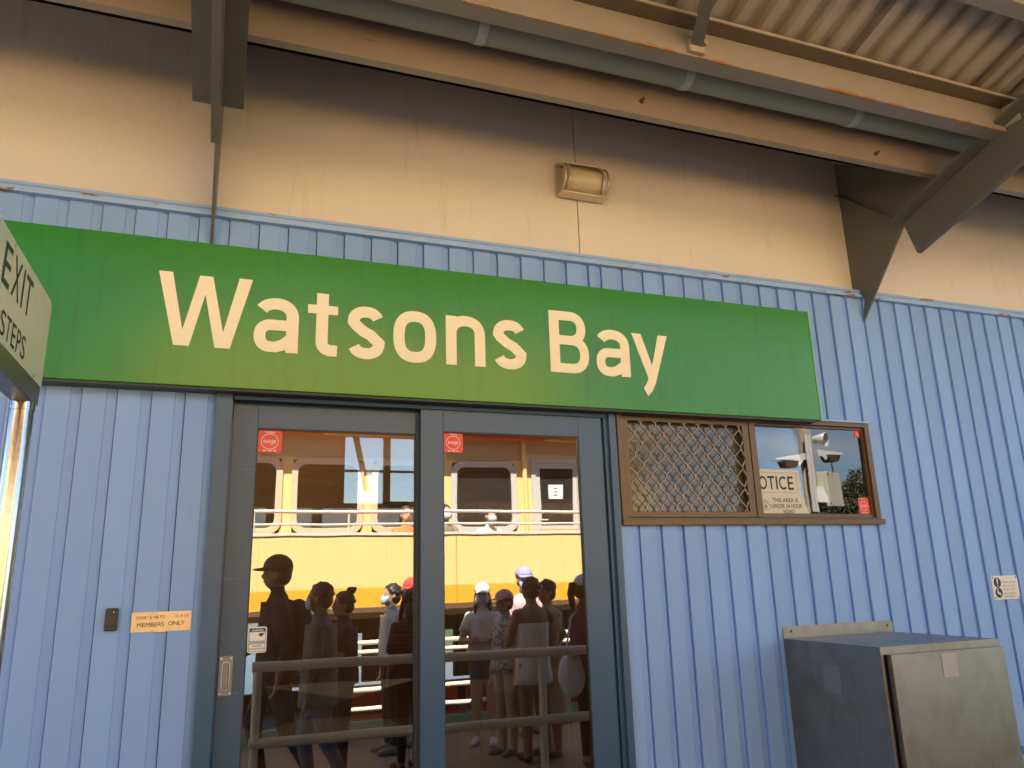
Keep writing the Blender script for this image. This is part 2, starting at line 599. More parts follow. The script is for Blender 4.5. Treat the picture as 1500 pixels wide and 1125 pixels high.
def door_leaf(x0, x1, z1, gx0, gx1, gz1, y0, y1, pm):
    mb = MB()
    mb.box(x0, gx0, y0, y1, .03, z1).box(gx1, x1, y0, y1, .03, z1)
    mb.box(gx0, gx1, y0, y1, gz1, z1).box(gx0, gx1, y0, y1, .03, .28)
    d = mb.build('door', pm, bld, bevel=.002)
    g = MB().box(gx0 - .004, gx1 + .004, y0 + .012, y0 + .018, .27, gz1 + .004).build('pane', GLASS, d)
    # thin dark glazing bead round the pane
    bd = MB()
    ring(bd, rect(gx0, gx1, .28, gz1), rect(gx0 + .004, gx1 - .004, .284, gz1 - .004), 'y', y0 + .004, y0 + .011)
    bd.build('glazing_bead', BLACK, d)
    return d


dl = door_leaf(.008, .82, 2.292, .100, .728, 2.199, .034, .070, DOORPAINT)
dr = door_leaf(.741, 1.577, 2.300, .837, 1.461, 2.208, .000, .030, DARKBLUE)
MB().box(.7285, .7405, .026, .0335, .03, 2.27).build('shadow_strip', BLACK, dl)  # black strip stands in for the shadow line beside the right leaf
# flush pull on the left leaf
hd = MB()
hx0, hx1, hz0, hz1 = .0135, .0595, 1.228, 1.362
n_ = 6
oval = rrect(hx0 + .0115, hx1 - .0115, hz0 + .022, hz1 - .022, .0112, n_)
oc = ((hx0 + hx1) / 2, (hz0 + hz1) / 2)
outer = []
for (x, z) in oval:                                                 # project the oval to the plate rectangle
    dx, dz = x - oc[0], z - oc[1]
    s_ = min((hx1 - hx0) / 2 / max(abs(dx), 1e-6), (hz1 - hz0) / 2 / max(abs(dz), 1e-6))
    outer.append((oc[0] + dx * s_, oc[1] + dz * s_))
ring(hd, outer, oval, 'y', .0285, .0338)
inn = [(oc[0] + (x - oc[0]) * .80, oc[1] + (z - oc[1]) * .955) for x, z in oval]
n0 = len(hd.v)
m__ = len(oval)
hd.add([(x, .0286, z) for x, z in oval] + [(x, .0334, z) for x, z in inn], [(q, (q + 1) % m__, m__ + (q + 1) % m__, m__ + q) for q in range(m__)] + [tuple(m__ + q for q in range(m__))])
handle = hd.build('flush_handle', SATIN, dl)
lip = MB()
ring(lip, [(oc[0] + (x - oc[0]) * 1.14, oc[1] + (z - oc[1]) * 1.03) for x, z in oval], oval, 'y', .0268, .0284)
lip.disc((hx0 + .006, hz1 - .008), .003, 'y', (.0272, .0284), 8).disc((hx1 - .006, hz0 + .008), .003, 'y', (.0272, .0284), 8).disc((hx1 - .006, hz1 - .008), .003, 'y', (.0272, .0284), 8).disc((hx0 + .006, hz0 + .008), .003, 'y', (.0272, .0284), 8)
lip.build('handle_rim', POLISH, dl)

# ---- window
wf = MB()
ring(wf, rect(WIN_L, WIN_R, WIN_B, WIN_T), rect(WIN_L + .026, WIN_R - .030, WIN_B + .026, WIN_T - .022), 'y', -.016, .06)
win = wf.build('window', BRONZE, bld, bevel=.0015)
MB().box(WIN_L - .004, WIN_R + .012, -.026, -.0165, WIN_B - .008, WIN_B + .018).build('sill', BRONZE, win, bevel=.002)
MB().box(WIN_L - .006, WIN_R + .006, -.022, -.0005, WIN_T + .001, WIN_T + .010).build('head_flashing', BLUETRIM, win)
MB().box(2.376, 2.411, -.014, .05, WIN_B + .027, WIN_T - .023).build('mullion', BRONZE, win, bevel=.002)
sx0, sx1, sz0, sz1 = 1.679, 2.374, 1.853, 2.313
mx0, mx1, mz0, mz1 = 1.708, 2.337, 1.878, 2.294
sb = MB()
ring(sb, rect(sx0, sx1, sz0, sz1), rect(mx0, mx1, mz0, mz1), 'y', -.010, .012)
sb.build('sash', BRONZE, win, bevel=.002)
MB().box(sx0, sx1, .030, .034, sz0, sz1).build('fly_screen', DUSTGLASS, win)
# expanded diamond grille: each zig-zag strand is one strip, flattened where strands meet
DW, DH = .0775, .0960
ncol = int((mx1 - mx0) / DW * 2) + 3
for c in range(-1, ncol):
    pts = []
    xc = mx0 + .012 + c * DW / 2
    z = mz0 - .030
    k = 0
    flip = 1 if c % 2 else -1
    while z < mz1 + .06:
        xo = xc + flip * DW / 4 * (1 if k % 2 else -1)
        pts += [(xo, z - .0055), (xo, z + .0055)]
        z += DH / 2
        k += 1
    pts = [(min(max(px, mx0 - .006), mx1 + .006), pz) for px, pz in pts]
    if max(p[0] for p in pts) < mx0 or min(p[0] for p in pts) > mx1:
        continue
    cl = []
    for p, q in zip(pts, pts[1:]):                                     # clip to the opening in z
        if q[1] < mz0 - .004 or p[1] > mz1 + .004:
            continue
        def cut(zc_):
            t_ = (zc_ - p[1]) / (q[1] - p[1])
            return (p[0] + (q[0] - p[0]) * t_, zc_)
        a_ = p if p[1] >= mz0 - .004 else cut(mz0 - .004)
        b_ = q if q[1] <= mz1 + .004 else cut(mz1 + .004)
        if not cl:
            cl.append(a_)
        cl.append(b_)
    vs, fs = [], []
    for i_, (x, z) in enumerate(cl):
        for dx, y in ((-.0019, -.0085), (.0019, -.0085), (.0019, .0015), (-.0019, .0015)):
            vs.append((x + dx, y + (.0002 if flip > 0 else 0), z))
    for i_ in range(len(cl) - 1):
        for q in range(4):
            a = i_ * 4 + q
            b = i_ * 4 + (q + 1) % 4
            fs.append((a, b, b + 4, a + 4))
    MB().add(vs, fs).build('grille_strand', MESHM, win)
# fixed right pane in a recessed bead
pb = MB()
ring(pb, rect(2.411, WIN_R - .0305, WIN_B + .027, WIN_T - .023), rect(2.420, WIN_R - .040, WIN_B + .046, WIN_T - .034), 'y', .000, .030)
pb.build('glazing_bead', BRONZE, win, bevel=.001)
MB().box(2.416, WIN_R - .036, .012, .016, WIN_B + .040, WIN_T - .030).build('pane', GLASSW, win)
MB().box(2.30, 3.15, .050, .055, 1.83, 2.335).build('dark_backing', DARKIN, win)  # dark sheet behind the fixed pane

# ================================================================== STATION SIGN
SX0, SX1, SZ0, SZ1, SY = -1.10, 2.772, 2.327, 2.902, -.077
sign = thing('station_sign', 'long green station name board reading Watsons Bay above the sliding doors', 'sign')
MB().box(SX0, SX1 - .006, SY, -.004, SZ0, SZ1).build('sign_panel', GREEN, sign, bevel=.003)
MB().box(SX1 - .0055, SX1, SY - .002, -.004, SZ0 - .002, SZ1 + .002).build('end_cap', GREENEDGE, sign)
MB().box(SX0, SX1 - .03, -.070, -.006, SZ0 - .010, SZ0 - .0005).build('dark_underside', BLACK, sign)  # black strip makes the board's underside dark
BASE, XH, CAP = 2.4785, 2.6965, 2.7665


def stroke(mb, pts, w, y0, y1, closed=False):
    """constant-width stroke along a polyline with flat ends, as a thin solid"""
    P = [Vector((x, z)) for x, z in pts]
    n = len(P)
    L, R = [], []
    for i in range(n):
        if closed:
            a, b = P[(i - 1) % n], P[(i + 1) % n]
            d1, d2 = (P[i] - a).normalized(), (b - P[i]).normalized()
        else:
            d1 = (P[i] - P[i - 1]).normalized() if i else (P[1] - P[0]).normalized()
            d2 = (P[i + 1] - P[i]).normalized() if i < n - 1 else d1
        t = (d1 + d2).normalized()
        nn = Vector((-t.y, t.x))
        k = 1 / max(.35, nn.dot(Vector((-d1.y, d1.x))))
        L.append(P[i] + nn * w / 2 * k)
        R.append(P[i] - nn * w / 2 * k)
    o = len(mb.v)
    for i in range(n):
        for q in (L[i], R[i]):
            mb.v.append((q.x, y0, q.y))
            mb.v.append((q.x, y1, q.y))
    m_ = n if closed else n - 1
    for i in range(m_):
        a, b = o + 4 * i, o + 4 * ((i + 1) % n)
        mb.f += [(a, b, b + 2, a + 2), (a + 1, a + 3, b + 3, b + 1), (a, a + 1, b + 1, b), (a + 2, b + 2, b + 3, a + 3)]
    if not closed:
        mb.f += [(o, o + 2, o + 3, o + 1), (o + 4 * (n - 1), o + 4 * (n - 1) + 1, o + 4 * (n - 1) + 3, o + 4 * (n - 1) + 2)]
    return mb


def arc(cx, cz, rx, rz, a0, a1, n=14, p=2.0):
    """superellipse arc, degrees"""
    out = []
    for k in range(n + 1):
        t = math.radians(a0 + (a1 - a0) * k / n)
        c_, s_ = math.cos(t), math.sin(t)
        out.append((cx + rx * math.copysign(abs(c_) ** (2 / p), c_), cz + rz * math.copysign(abs(s_) ** (2 / p), s_)))
    return out


SW = .0465
LY0, LY1 = SY - .0035, SY - .0004


def letter(ch, x0, x1):
    w = SW
    h = w / 2
    mb = MB()
    S = lambda pts, ww=w, closed=False: stroke(mb, pts, ww, LY0, LY1, closed)
    if ch == 'W':
        wd = x1 - x0
        px = [x0, x0 + wd * .285, x0 + wd * .5, x0 + wd * .715, x1]
        q = .049
        def bar(xa, xb, za, zb):
            mb.prism([(xa - q / 2, za), (xa + q / 2, za), (xb + q / 2, zb), (xb - q / 2, zb)], 'y', LY0, LY1)
        # four slanted bars as one outline
        xs = [x0 + q / 2, x0 + wd * .285, x0 + wd * .50, x0 + wd * .715, x1 - q / 2]
        top, bot = CAP, BASE
        out = [(xs[0] - q / 2, top), (xs[0] + q / 2, top), (xs[1] + .001, bot + .062), (xs[2] - q / 2 + .001, top - .004), (xs[2] + q / 2 - .001, top - .004), (xs[3] - .001, bot + .062), (xs[4] - q / 2, top), (xs[4] + q / 2, top), (xs[3] + q / 2 + .002, bot), (xs[3] - q / 2 - .003, bot), (xs[2], top - .078), (xs[1] + q / 2 + .003, bot), (xs[1] - q / 2 - .002, bot)]
        mb.prism(out, 'y', LY0, LY1)
    elif ch == 'a':
        zt = XH + .003 - h
        xr = x1 - h
        rx = (xr - x0 - .012 - h * .4) / 2
        S([(xr, BASE), (xr, zt - .055)] + arc(xr - rx, zt - .055, rx, .055, 8, 150, 14, 2.2))
        zu, zl = BASE + .133 - h, BASE - .003 + h                      # bowl centre lines, upper and lower
        rz_ = (zu - zl) / 2
        xc_ = x0 + h + .042
        stroke(mb, [(xr, zu), (xc_ + .02, zu)] + arc(xc_, (zu + zl) / 2, .042, rz_, 90, 270, 14, 2.3) + [(xc_ + .018, zl), (xc_ + .045, zl + .010), (xr, zl + .040)], w * .93, LY0 - .0003, LY1 - .0001)
    elif ch == 't':
        xs = x0 + .0335 + h
        zt = 2.738
        S([(xs, zt), (xs, BASE + .058)] + arc(xs + .040, BASE + .058, .040, .058 - h + .002, 188, 262, 9, 2.2) + [(x1, BASE - .002 + h)])
        mb.prism(rect(x0, x1, 2.651, 2.688), 'y', LY0 - .0003, LY1 - .0001)
    elif ch == 's':
        zt, zb = XH + .003 - h, BASE - .003 + h
        cx = (x0 + x1) / 2
        rx = (x1 - x0) / 2 - h
        zm = (zt + zb) / 2
        up = arc(cx, zt - .045, rx * .98, .045, 22, 180, 12, 2.25)
        dn = arc(cx + .001, zb + .047, rx, .047, 0, -158, 12, 2.25)
        S(up + [(cx - rx * .78, zm + .030), (cx - .012, zm + .006), (cx + .020, zm - .010), (cx + rx * .82, zm - .032)] + dn)
    elif ch == 'o':
        S(arc((x0 + x1) / 2, (XH + BASE) / 2, (x1 - x0) / 2 - h, (XH - BASE) / 2 + .003 - h, 0, 360 * 35 / 36, 35, 2.55), w, True)
    elif ch == 'n':
        S([(x0 + h, BASE), (x0 + h, XH - .001)])
        xr = x1 - h
        rx = (xr - x0 - h) / 2
        a_ = arc(x0 + h + rx, XH + .003 - h - .062, rx, .062, 172, 0, 14, 2.3)
        stroke(mb, a_ + [(xr, BASE)], w, LY0 - .0003, LY1 - .0001)
    elif ch == 'B':
        wd = x1 - x0
        zm = BASE + .152
        S([(x0 + h, BASE), (x0 + h, CAP)], w * 1.02)
        def lobe(z0, z1, xr, dy):
            r = (z1 - z0) / 2
            rr = min(r, .062)
            pts = [(x0 + .012, z1), (xr - rr, z1)] + arc(xr - rr, (z0 + z1) / 2, rr, r, 88, -88, 16, 2.3) + [(xr - rr, z0), (x0 + .012, z0)]
            stroke(mb, pts, w * .93, LY0 - dy, LY1 - dy / 3)
        lobe(zm, CAP - h * .93, x1 - h - .012, .0003)
        lobe(BASE + h * .93, zm, x1 - h, .0006)
    elif ch == 'y':
        q = .049
        zt = XH - .003
        xm = x0 + (x1 - x0) * .50
        S2 = [(x0, zt), (x0 + q, zt), (xm + .004, BASE + .064), (x1 - q, zt), (x1, zt), (xm + .016, BASE - .022), (xm - .006, BASE - .060), (x0 + .068, BASE - .083), (x0 + .047, BASE - .047), (xm - .030, BASE - .022), (xm - .020, BASE + .002)]
        mb.prism(S2, 'y', LY0, LY1)
    o = mb.build('letter', LETTER, sign)
    return o


for ch, a, b in (('W', -.288, .0485), ('a', .0605, .2285), ('t', .262, .380), ('s', .4185, .569), ('o', .606, .787), ('n', .8295, 1.003),
                 ('s', 1.0393, 1.191), ('B', 1.306, 1.4967), ('a', 1.531, 1.7034), ('y', 1.7193, 1.9096)):
    letter(ch, a, b)

# ================================================================== CANOPY
SLOPE = .28
XL, XR = -.114, 3.228
canopy = thing('canopy', 'steel framed wharf canopy with corrugated roof on angled struts', 'canopy')


def zflange(y):
    return 3.335 + .305 * (-.352 - y)


def bracket(X, dark):
    br = MB().prism([(-.001, 2.92), (-.352, 3.335), (-.36, 3.345), (-.623, 3.456), (.045, 3.906), (.045, TRIM_T + .005), (-.012, TRIM_T + .004), (-.029, TRIM_B - .003)], 'x', X - .006, X + .006).build('gusset_plate', STEELGREY, canopy)
    # stiffener across the gusset
    st = MB()
    st.add([(X - .035, .044, 3.690), (X + .035, .044, 3.690), (X + .035, -.35, 3.338), (X - .035, -.35, 3.338),
            (X - .035, .044, 3.700), (X + .035, .044, 3.700), (X + .035, -.35, 3.348), (X - .035, -.35, 3.348)],
           [(0, 1, 2, 3), (7, 6, 5, 4), (0, 4, 5, 1), (1, 5, 6, 2), (2, 6, 7, 3), (3, 7, 4, 0)])
    st.build('stiffener', STEELGREY, br)
    ye = -2.88
    fl = MB()
    t = .012
    ya = -.352
    fl.prism([(ya, zflange(ya)), (ye, zflange(ye)), (ye, zflange(ye) + t), (ya, zflange(ya) + t)], 'x', X - .089, X + .089)
    fl.build('strut_flange', STEELGREY, canopy)
    wb = MB()
    dn = Vector((-.292, -.956)) * .2 if False else Vector((-.055, -.190))
    wb.prism([(ya, zflange(ya) - .001), (ya + dn.x, zflange(ya) + dn.y), (ye + dn.x, zflange(ye) + dn.y), (ye, zflange(ye) - .001)], 'x', X - .014, X + .0145)
    wb.build('strut_web', STEELGREY, canopy, bevel=.002)


for X in (XL - 6.684, XL - 3.342, XL, XR, XR + 3.342, XR + 6.684):
    bracket(X, 0)
CX0, CX1 = -9, 11.0
# eave beam by the wall, gutter sheet over the pipe
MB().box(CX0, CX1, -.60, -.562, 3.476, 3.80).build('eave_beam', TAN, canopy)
MB().box(CX0, CX1, -.875, .074, 4.05, 4.07).box(CX0, CX1, -.880, -.875, 3.60, 4.07).build('gutter_sheet', DARKIN, canopy)
for bx, bz in ((1.546, 3.541), (2.818, 3.525), (-1.5, 3.53), (4.2, 3.53)):
    bb = MB().disc((bx, bz), .011, 'y', (-.606, -.6005), 8).disc((bx, bz), .005, 'y', (-.624, -.6065), 8)
    bb.build('bolt', BRONZE, canopy)
# purlins: box sections with a top lip, sitting on the strut flanges
P1 = rect(-.966, -.886, 3.499, 3.616)
MB().prism(P1, 'x', CX0, XR + .02).build('purlin', RUSTY, canopy, bevel=.004)
MB().prism(P1, 'x', XR + .03, CX1).build('purlin', RUSTY, canopy, bevel=.004)
MB().box(CX0, CX1, -1.031, -.880, 3.6165, 3.622).build('purlin_lip', FLANGE, canopy)
MB().box(CX0, CX1, -1.031, -1.027, 3.6225, 3.634).build('lit_lip_edge', ROOFM, canopy)  # lighter roof colour stands in for the lip's lit top edge
for k, y in enumerate((-1.401, -1.88, -2.36, -2.84)):
    z0 = zflange(y) + .013
    MB().box(CX0, CX1, y - .036, y + .036, z0, z0 + .100).build('purlin', RUSTY2 if k == 0 else FLANGE, canopy, bevel=.003)
# purlin cleats
for X in (XR - .02, XL + .05):
    MB().box(X - .004, X + .004, -1.04, -.9665, 3.515, 3.614).build('cleat', TAN, canopy)
# fly brace between the purlins: an angle section
fb = MB()
p0, p1 = Vector((1.565, -.985, 3.535)), Vector((1.40, -1.415, 3.64))
d_ = (p1 - p0)
for off, sx_, sz_ in ((Vector((0, 0, 0)), .050, .006), (Vector((.022, 0, .024)), .006, .050)):
    vs = []
    for p in (p0, p1):
        for dx, dz in ((-1, -1), (1, -1), (1, 1), (-1, 1)):
            vs.append(p + off + Vector((dx * sx_ / 2, 0, dz * sz_ / 2)))
    fb.add(vs, [(0, 1, 2, 3), (7, 6, 5, 4), (0, 4, 5, 1), (1, 5, 6, 2), (2, 6, 7, 3), (3, 7, 4, 0)])
fb.build('fly_brace', STEELGREY, canopy)
MB().box(1.535, 1.60, -.985, -.967, 3.506, 3.56).disc((1.60, 3.545), .010, 'y', (-1.0, -.986), 8).build('brace_cleat', TAN, canopy)
# corrugated (trapezoidal) roof sheets, each 0.76 m wide
PIT = .1178


def roofz(y):
    return 3.636 + SLOPE * (-y - .95)


sheet_w = 6.5 * PIT
x = CX0
ph0 = 2.316
while x < CX1 - .01:
    xa, xb = x, min(x + PIT * 6, CX1)
    xs = []
    k0 = math.floor((xa - ph0) / PIT) - 1
    pr = []
    for k in range(k0, k0 + 10):
        b_ = ph0 + k * PIT
        pr += [(b_, 0), (b_ + .046, 0), (b_ + .058, .036), (b_ + PIT - .012, .036)]
    pr = [(px, pz) for px, pz in pr if xa - .02 <= px <= xb + .02]
    ya, yb = -.93, -2.95
    vs, fs = [], []
    for px, pz in pr:
        vs += [(px, ya, roofz(ya) + pz), (px, yb, roofz(yb) + pz), (px, ya, roofz(ya) + pz + .0016), (px, yb, roofz(yb) + pz + .0016)]
    for i in range(len(pr) - 1):
        a, b = 4 * i, 4 * i + 4
        fs += [(a, b, b + 1, a + 1), (a + 2, a + 3, b + 3, b + 2), (a, a + 2, b + 2, b), (a + 1, b + 1, b + 3, a + 3)]
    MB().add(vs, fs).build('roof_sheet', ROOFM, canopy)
    x += PIT * 6
MB().box(CX0, CX1, -2.97, -2.952, roofz(-2.95) - .17, roofz(-2.95) + .10).build('edge_fascia', FY, canopy)

# storm-water pipe under the gutter
pipe = thing('drain_pipe', 'grey green drain pipe slung along under the canopy beside the rusty purlin', 'pipe')
PY, PZ, PR = -.715, 3.628, .062
auto(MB().tube([(CX0, PY, PZ), (3.42, PY, PZ)], PR, 28).build('pipe_run', PIPE, pipe))
for X in (-.20, .795, 1.69, 2.575, 3.40):
    mb = MB()
    out_ = [(PY + (PR + .004) * math.cos(a), PZ + (PR + .004) * math.sin(a)) for a in np.linspace(0, 2 * PI, 28, endpoint=False)]
    in_ = [(PY + (PR + .0008) * math.cos(a), PZ + (PR + .0008) * math.sin(a)) for a in np.linspace(0, 2 * PI, 28, endpoint=False)]
    ring(mb, out_, in_, 'x', X - .019, X + .019)
    mb.box(X - .019, X + .019, PY + PR - .01, -.6005, PZ + .03, PZ + .034)
    mb.build('pipe_strap', GALV, pipe)

# ================================================================== WALL LAMP
lamp = thing('wall_lamp', 'bronze bulkhead wall lamp with frosted half round diffuser over the panel joint', 'lamp')
lx0, lx1, lz0, lz1 = 1.425, 1.672, 3.415, 3.565
MB().box(lx0, lx1, .030, .0448, lz0 - .005, lz1 + .005).build('back_plate', LAMPM, lamp, bevel=.003)
zc, rz, ry = (lz0 + lz1) / 2, (lz1 - lz0) / 2 - .006, .080
sec = [(.030 - ry * math.cos(a), zc + rz * math.sin(a)) for a in np.linspace(-PI / 2, PI / 2, 18)]
auto(MB().prism(sec, 'x', lx0 + .035, lx1 - .030).build('diffuser', DIFF, lamp), 40)


def hoop(x, r_add, hw):
    pts = [(x, .030 - (ry + r_add) * math.cos(a), zc + (rz + r_add) * math.sin(a)) for a in np.linspace(-PI / 2, PI / 2, 16)]
    return MB().tube(pts, hw, 8)


for x in (lx0 + .012, lx0 + .034, lx1 - .030, lx1 - .006):
    hoop(x, .010, .0062).build('hoop', LAMPM, lamp, smooth=True)
MB().box(lx0, lx1, -.035, .030, lz0 - .016, lz0 - .004).build('lower_bar', LAMPM, lamp, bevel=.003)
MB().box(lx0, lx1, -.012, .030, lz1 + .0055, lz1 + .012).build('upper_bar', LAMPM, lamp, bevel=.003)

# ================================================================== EXIT SIGN ON TUBE FRAME
XE = -.5
ex = thing('exit_sign', 'pale panel reading EXIT and STEPS seen edge-on at the door side', 'sign')
poly = [(-1.75, 2.143), (-.671, 2.143)] + [(-.668 - .030 * (1 - math.cos(a)), 2.378 + .026 * math.sin(a)) for a in np.linspace(0, PI / 2, 6)] + [(-1.75, 2.404)]
MB().prism(poly, 'x', XE - .004, XE).build('exit_panel', EXITM, ex)
pl = lambda u, v, w: (XE + .0007, u, v)
for ch, a, b in (('E', -1.168, -1.104), ('X', -1.084, -1.010), ('I', -.993, -.978), ('T', -.963, -.892)):
    put_text(MB(), ch, a, b, 2.278, 2.377, pl, .006).build('letter', EXITINK, ex)
for ch, a, b in (('S', -1.133, -1.090), ('T', -1.082, -1.040), ('E', -1.030, -.993), ('P', -.981, -.943), ('S', -.935, -.893)):
    put_text(MB(), ch, a, b, 2.168, 2.227, pl, .004).build('letter', EXITINK, ex)
for y, z in ((-.775, 2.388), (-.775, 2.160), (-1.10, 2.392)):
    MB().disc((y, z), .0045, 'x', (XE + .0003, XE + .0022), 10).build('screw', LAMPM, ex)

fr = thing('tube_frame', 'polished stainless tube frame holding up the exit panel', 'railing')
TR = .029
tx = XE - .012
MB().box(tx - .026, tx + .026, -2.0, -.745, 2.083, 2.1395).build('top_rail', SATIN, fr, bevel=.004)
auto(MB().tube([(tx, -.792, 0), (tx, -.792, 2.060)], TR, 32).build('leg', POLISH, fr), 50)
ring_ = MB().tube([(tx, -.792, 2.0605), (tx, -.792, 2.082)], TR + .0015, 32)
auto(ring_.build('collar', POLISH, fr), 50)

# ================================================================== SMALL WALL ITEMS
rd = thing('card_reader', 'small dark brown card reader on the blue boards left of the brass plate', 'card reader')
MB().prism(rrect(-.363, -.323, 1.468, 1.543, .006, 4), 'y', -.016, -.0005).build('reader_case', BLACK, rd, bevel=.003)
sl = MB()
for k in range(5):
    sl.box(-.357, -.331, -.0168, -.0161, 1.490 + k * .006, 1.492 + k * .006)
sl.build('reader_ribs', mat('reader_rib', (.07, .055, .04), .4), rd)
MB().disc((-.337, 1.530), .002, 'y', (-.0175, -.0161), 8).build('indicator', WHITEV, rd)

pq = thing('brass_plate', 'worn brass plate lettered MEMBERS ONLY beside the door frame', 'plaque')
px0, px1, pz0, pz1 = -.281, -.090, 1.459, 1.525
nx = 16
vs, fs = [], []
for i in range(nx + 1):
    u = px0 + (px1 - px0) * i / nx
    by = -.0035 - .0022 * math.sin(PI * 3 * i / nx) ** 2
    dz = -.0020 * math.exp(-((u + .183) / .016) ** 2)
    vs += [(u, by, pz0 + dz), (u, by, pz1), (u, by + .0016, pz0 + dz), (u, by + .0016, pz1)]
for i in range(nx):
    a, b = 4 * i, 4 * i + 4
    fs += [(a, b, b + 1, a + 1), (a + 2, a + 3, b + 3, b + 2), (a, a + 2, b + 2, b), (a + 1, b + 1, b + 3, a + 3)]
MB().add(vs, fs).build('plate', BRASS, pq)
tp = lambda u, v, w: (u, -.0064, v)
for t_, a, b, c, d in (('MEMBERS', -.262, -.176, 1.476, 1.490), ('ONLY', -.163, -.110, 1.478, 1.492), ('SYDNEY', -.267, -.229, 1.502, 1.512), ('G ME', -.224, -.196, 1.502, 1.512),
                       ('FIS', -.191, -.176, 1.503, 1.513), ('CLUB', -.141, -.117, 1.504, 1.513), ('LTD', -.112, -.099, 1.505, 1.513)):
    put_text(MB(), t_, a, b, c, d, tp, 0).build('lettering', INK, pq)
for x, z in ((px0 + .008, pz1 - .006), (px1 - .008, pz1 - .006), (px0 + .008, pz0 + .006), (px1 - .008, pz0 + .006), (-.213, pz1 - .005), (-.156, pz1 - .007), (-.213, pz0 + .003), (-.156, pz0 + .005)):
    MB().disc((x, z), .0036, 'y', (-.0085, -.0062), 9).build('screw', LAMPM, pq)

nb = thing('priority_notice', 'small faded white notice with two black round symbols on the boards right of the cabinet', 'notice')
ax, bx_, az, bz_ = 3.832, 4.024, 1.424, 1.546
MB().prism(rrect(ax, bx_, az, bz_, .008, 4), 'y', -.004, -.0005).build('notice_panel', WHITEP, nb)
mb = MB().disc((ax + .040, bz_ - .035), .026, 'y', (-.0048, -.0042)).disc((ax + .040, az + .035), .026, 'y', (-.0048, -.0042))
mb.build('symbol_disc', INK, nb)
mb = MB()
mb.prism([(ax + .034, bz_ - .016), (ax + .046, bz_ - .016), (ax + .0425, bz_ - .042), (ax + .0375, bz_ - .042)], 'y', -.0055, -.0049)
mb.disc((ax + .040, bz_ - .050), .0042, 'y', (-.0055, -.0049), 10)
mb.disc((ax + .033, az + .052), .0045, 'y', (-.0055, -.0049), 10)
mb.prism([(ax + .028, az + .045), (ax + .037, az + .046), (ax + .039, az + .036), (ax + .052, az + .035), (ax + .054, az + .018), (ax + .049, az + .018), (ax + .047, az + .028), (ax + .031, az + .027)], 'y', -.0055, -.0049)
mb.build('symbol_mark', WHITEP, nb)
mb = MB()
for i, (t, wd) in enumerate((('Please vacate', .098), ('this seat for', .092), ('elderly and', .082), ('less mobile', .082), ('passengers', .078))):
    z = bz_ - .030 - i * .0195
    put_text(mb, t, ax + .078, ax + .078 + wd, z - .009, z + .004, lambda u, v, w: (u, -.0045, v), .004)
mb.build('lettering', GREYINK, nb)
for x, z in ((ax + .010, bz_ - .010), (bx_ - .010, bz_ - .010), (ax + .010, az + .010), (bx_ - .010, az + .010)):
    MB().disc((x, z), .004, 'y', (-.0062, -.0042), 9).build('screw', BLACK, nb)


def rage(name, label, x0, x1, z0, z1, y, group, full=True):
    t = thing(name, label, 'sticker', group=group)
    r = (x1 - x0) * .13
    MB().prism(rrect(x0, x1, z0, z1, r, 4), 'y', y - .0006, y).build('sticker_sheet', REDST, t)
    cx, cz, s = (x0 + x1) / 2, (z0 + z1) / 2, (x1 - x0)
    mb = MB()
    c1 = [(cx + s * .36 * math.cos(a), cz + s * .34 * math.sin(a)) for a in np.linspace(0, 2 * PI, 28, endpoint=False)]
    c0 = [(cx + s * .335 * math.cos(a), cz + s * .315 * math.sin(a)) for a in np.linspace(0, 2 * PI, 28, endpoint=False)]
    ring(mb, c1, c0, 'y', y - .0012, y - .0007)
    P = lambda u, v, w: (u, y - .0011, v)
    put_text(mb, 'RAGE', cx - s * .25, cx + s * .25, cz - s * .07, cz + s * .07, P, .02)
    mb.box(cx + s * .02, cx + s * .17, y - .0011, y - .0008, cz - s * .125, cz - s * .105)
    put_text(mb, 'WARNING', cx - s * .22, cx + s * .22, z1 - s * .095, z1 - s * .035, P, .02)
    for k in range(10):
        if k not in (3, 7):
            mb.box(cx - s * .27 + k * s * .055, cx - s * .27 + k * s * .055 + s * .04, y - .0011, y - .0008, z0 + s * .045, z0 + s * .10)
    mb.build('sticker_print', PINKV, t)
    return t


GS = 'red round-cornered stickers on the glass'
rage('warning_sticker', 'red RAGE sticker in the top corner of the left door pane', .1015, .194, 2.107, 2.193, .0455, GS)
rage('warning_sticker', 'red RAGE sticker in the top corner of the right door pane', .8405, .926, 2.123, 2.206, .0115, GS)
rage('warning_sticker', 'red RAGE sticker in the low right corner of the window pane', 3.018, 3.088, 1.872, 1.954, .0115, GS)
t = thing('corner_sticker', 'tiny plain red sticker in the top right corner of the window pane', 'sticker')
MB().box(3.056, 3.088, .0108, .0115, 2.266, 2.302).build('sticker_sheet', REDST, t)
mb = MB()
put_text(mb, 'G', 3.067, 3.081, 2.279, 2.293, lambda u, v, w: (u, .0104, v), 0)
mb.build('sticker_print', PINKV, t)

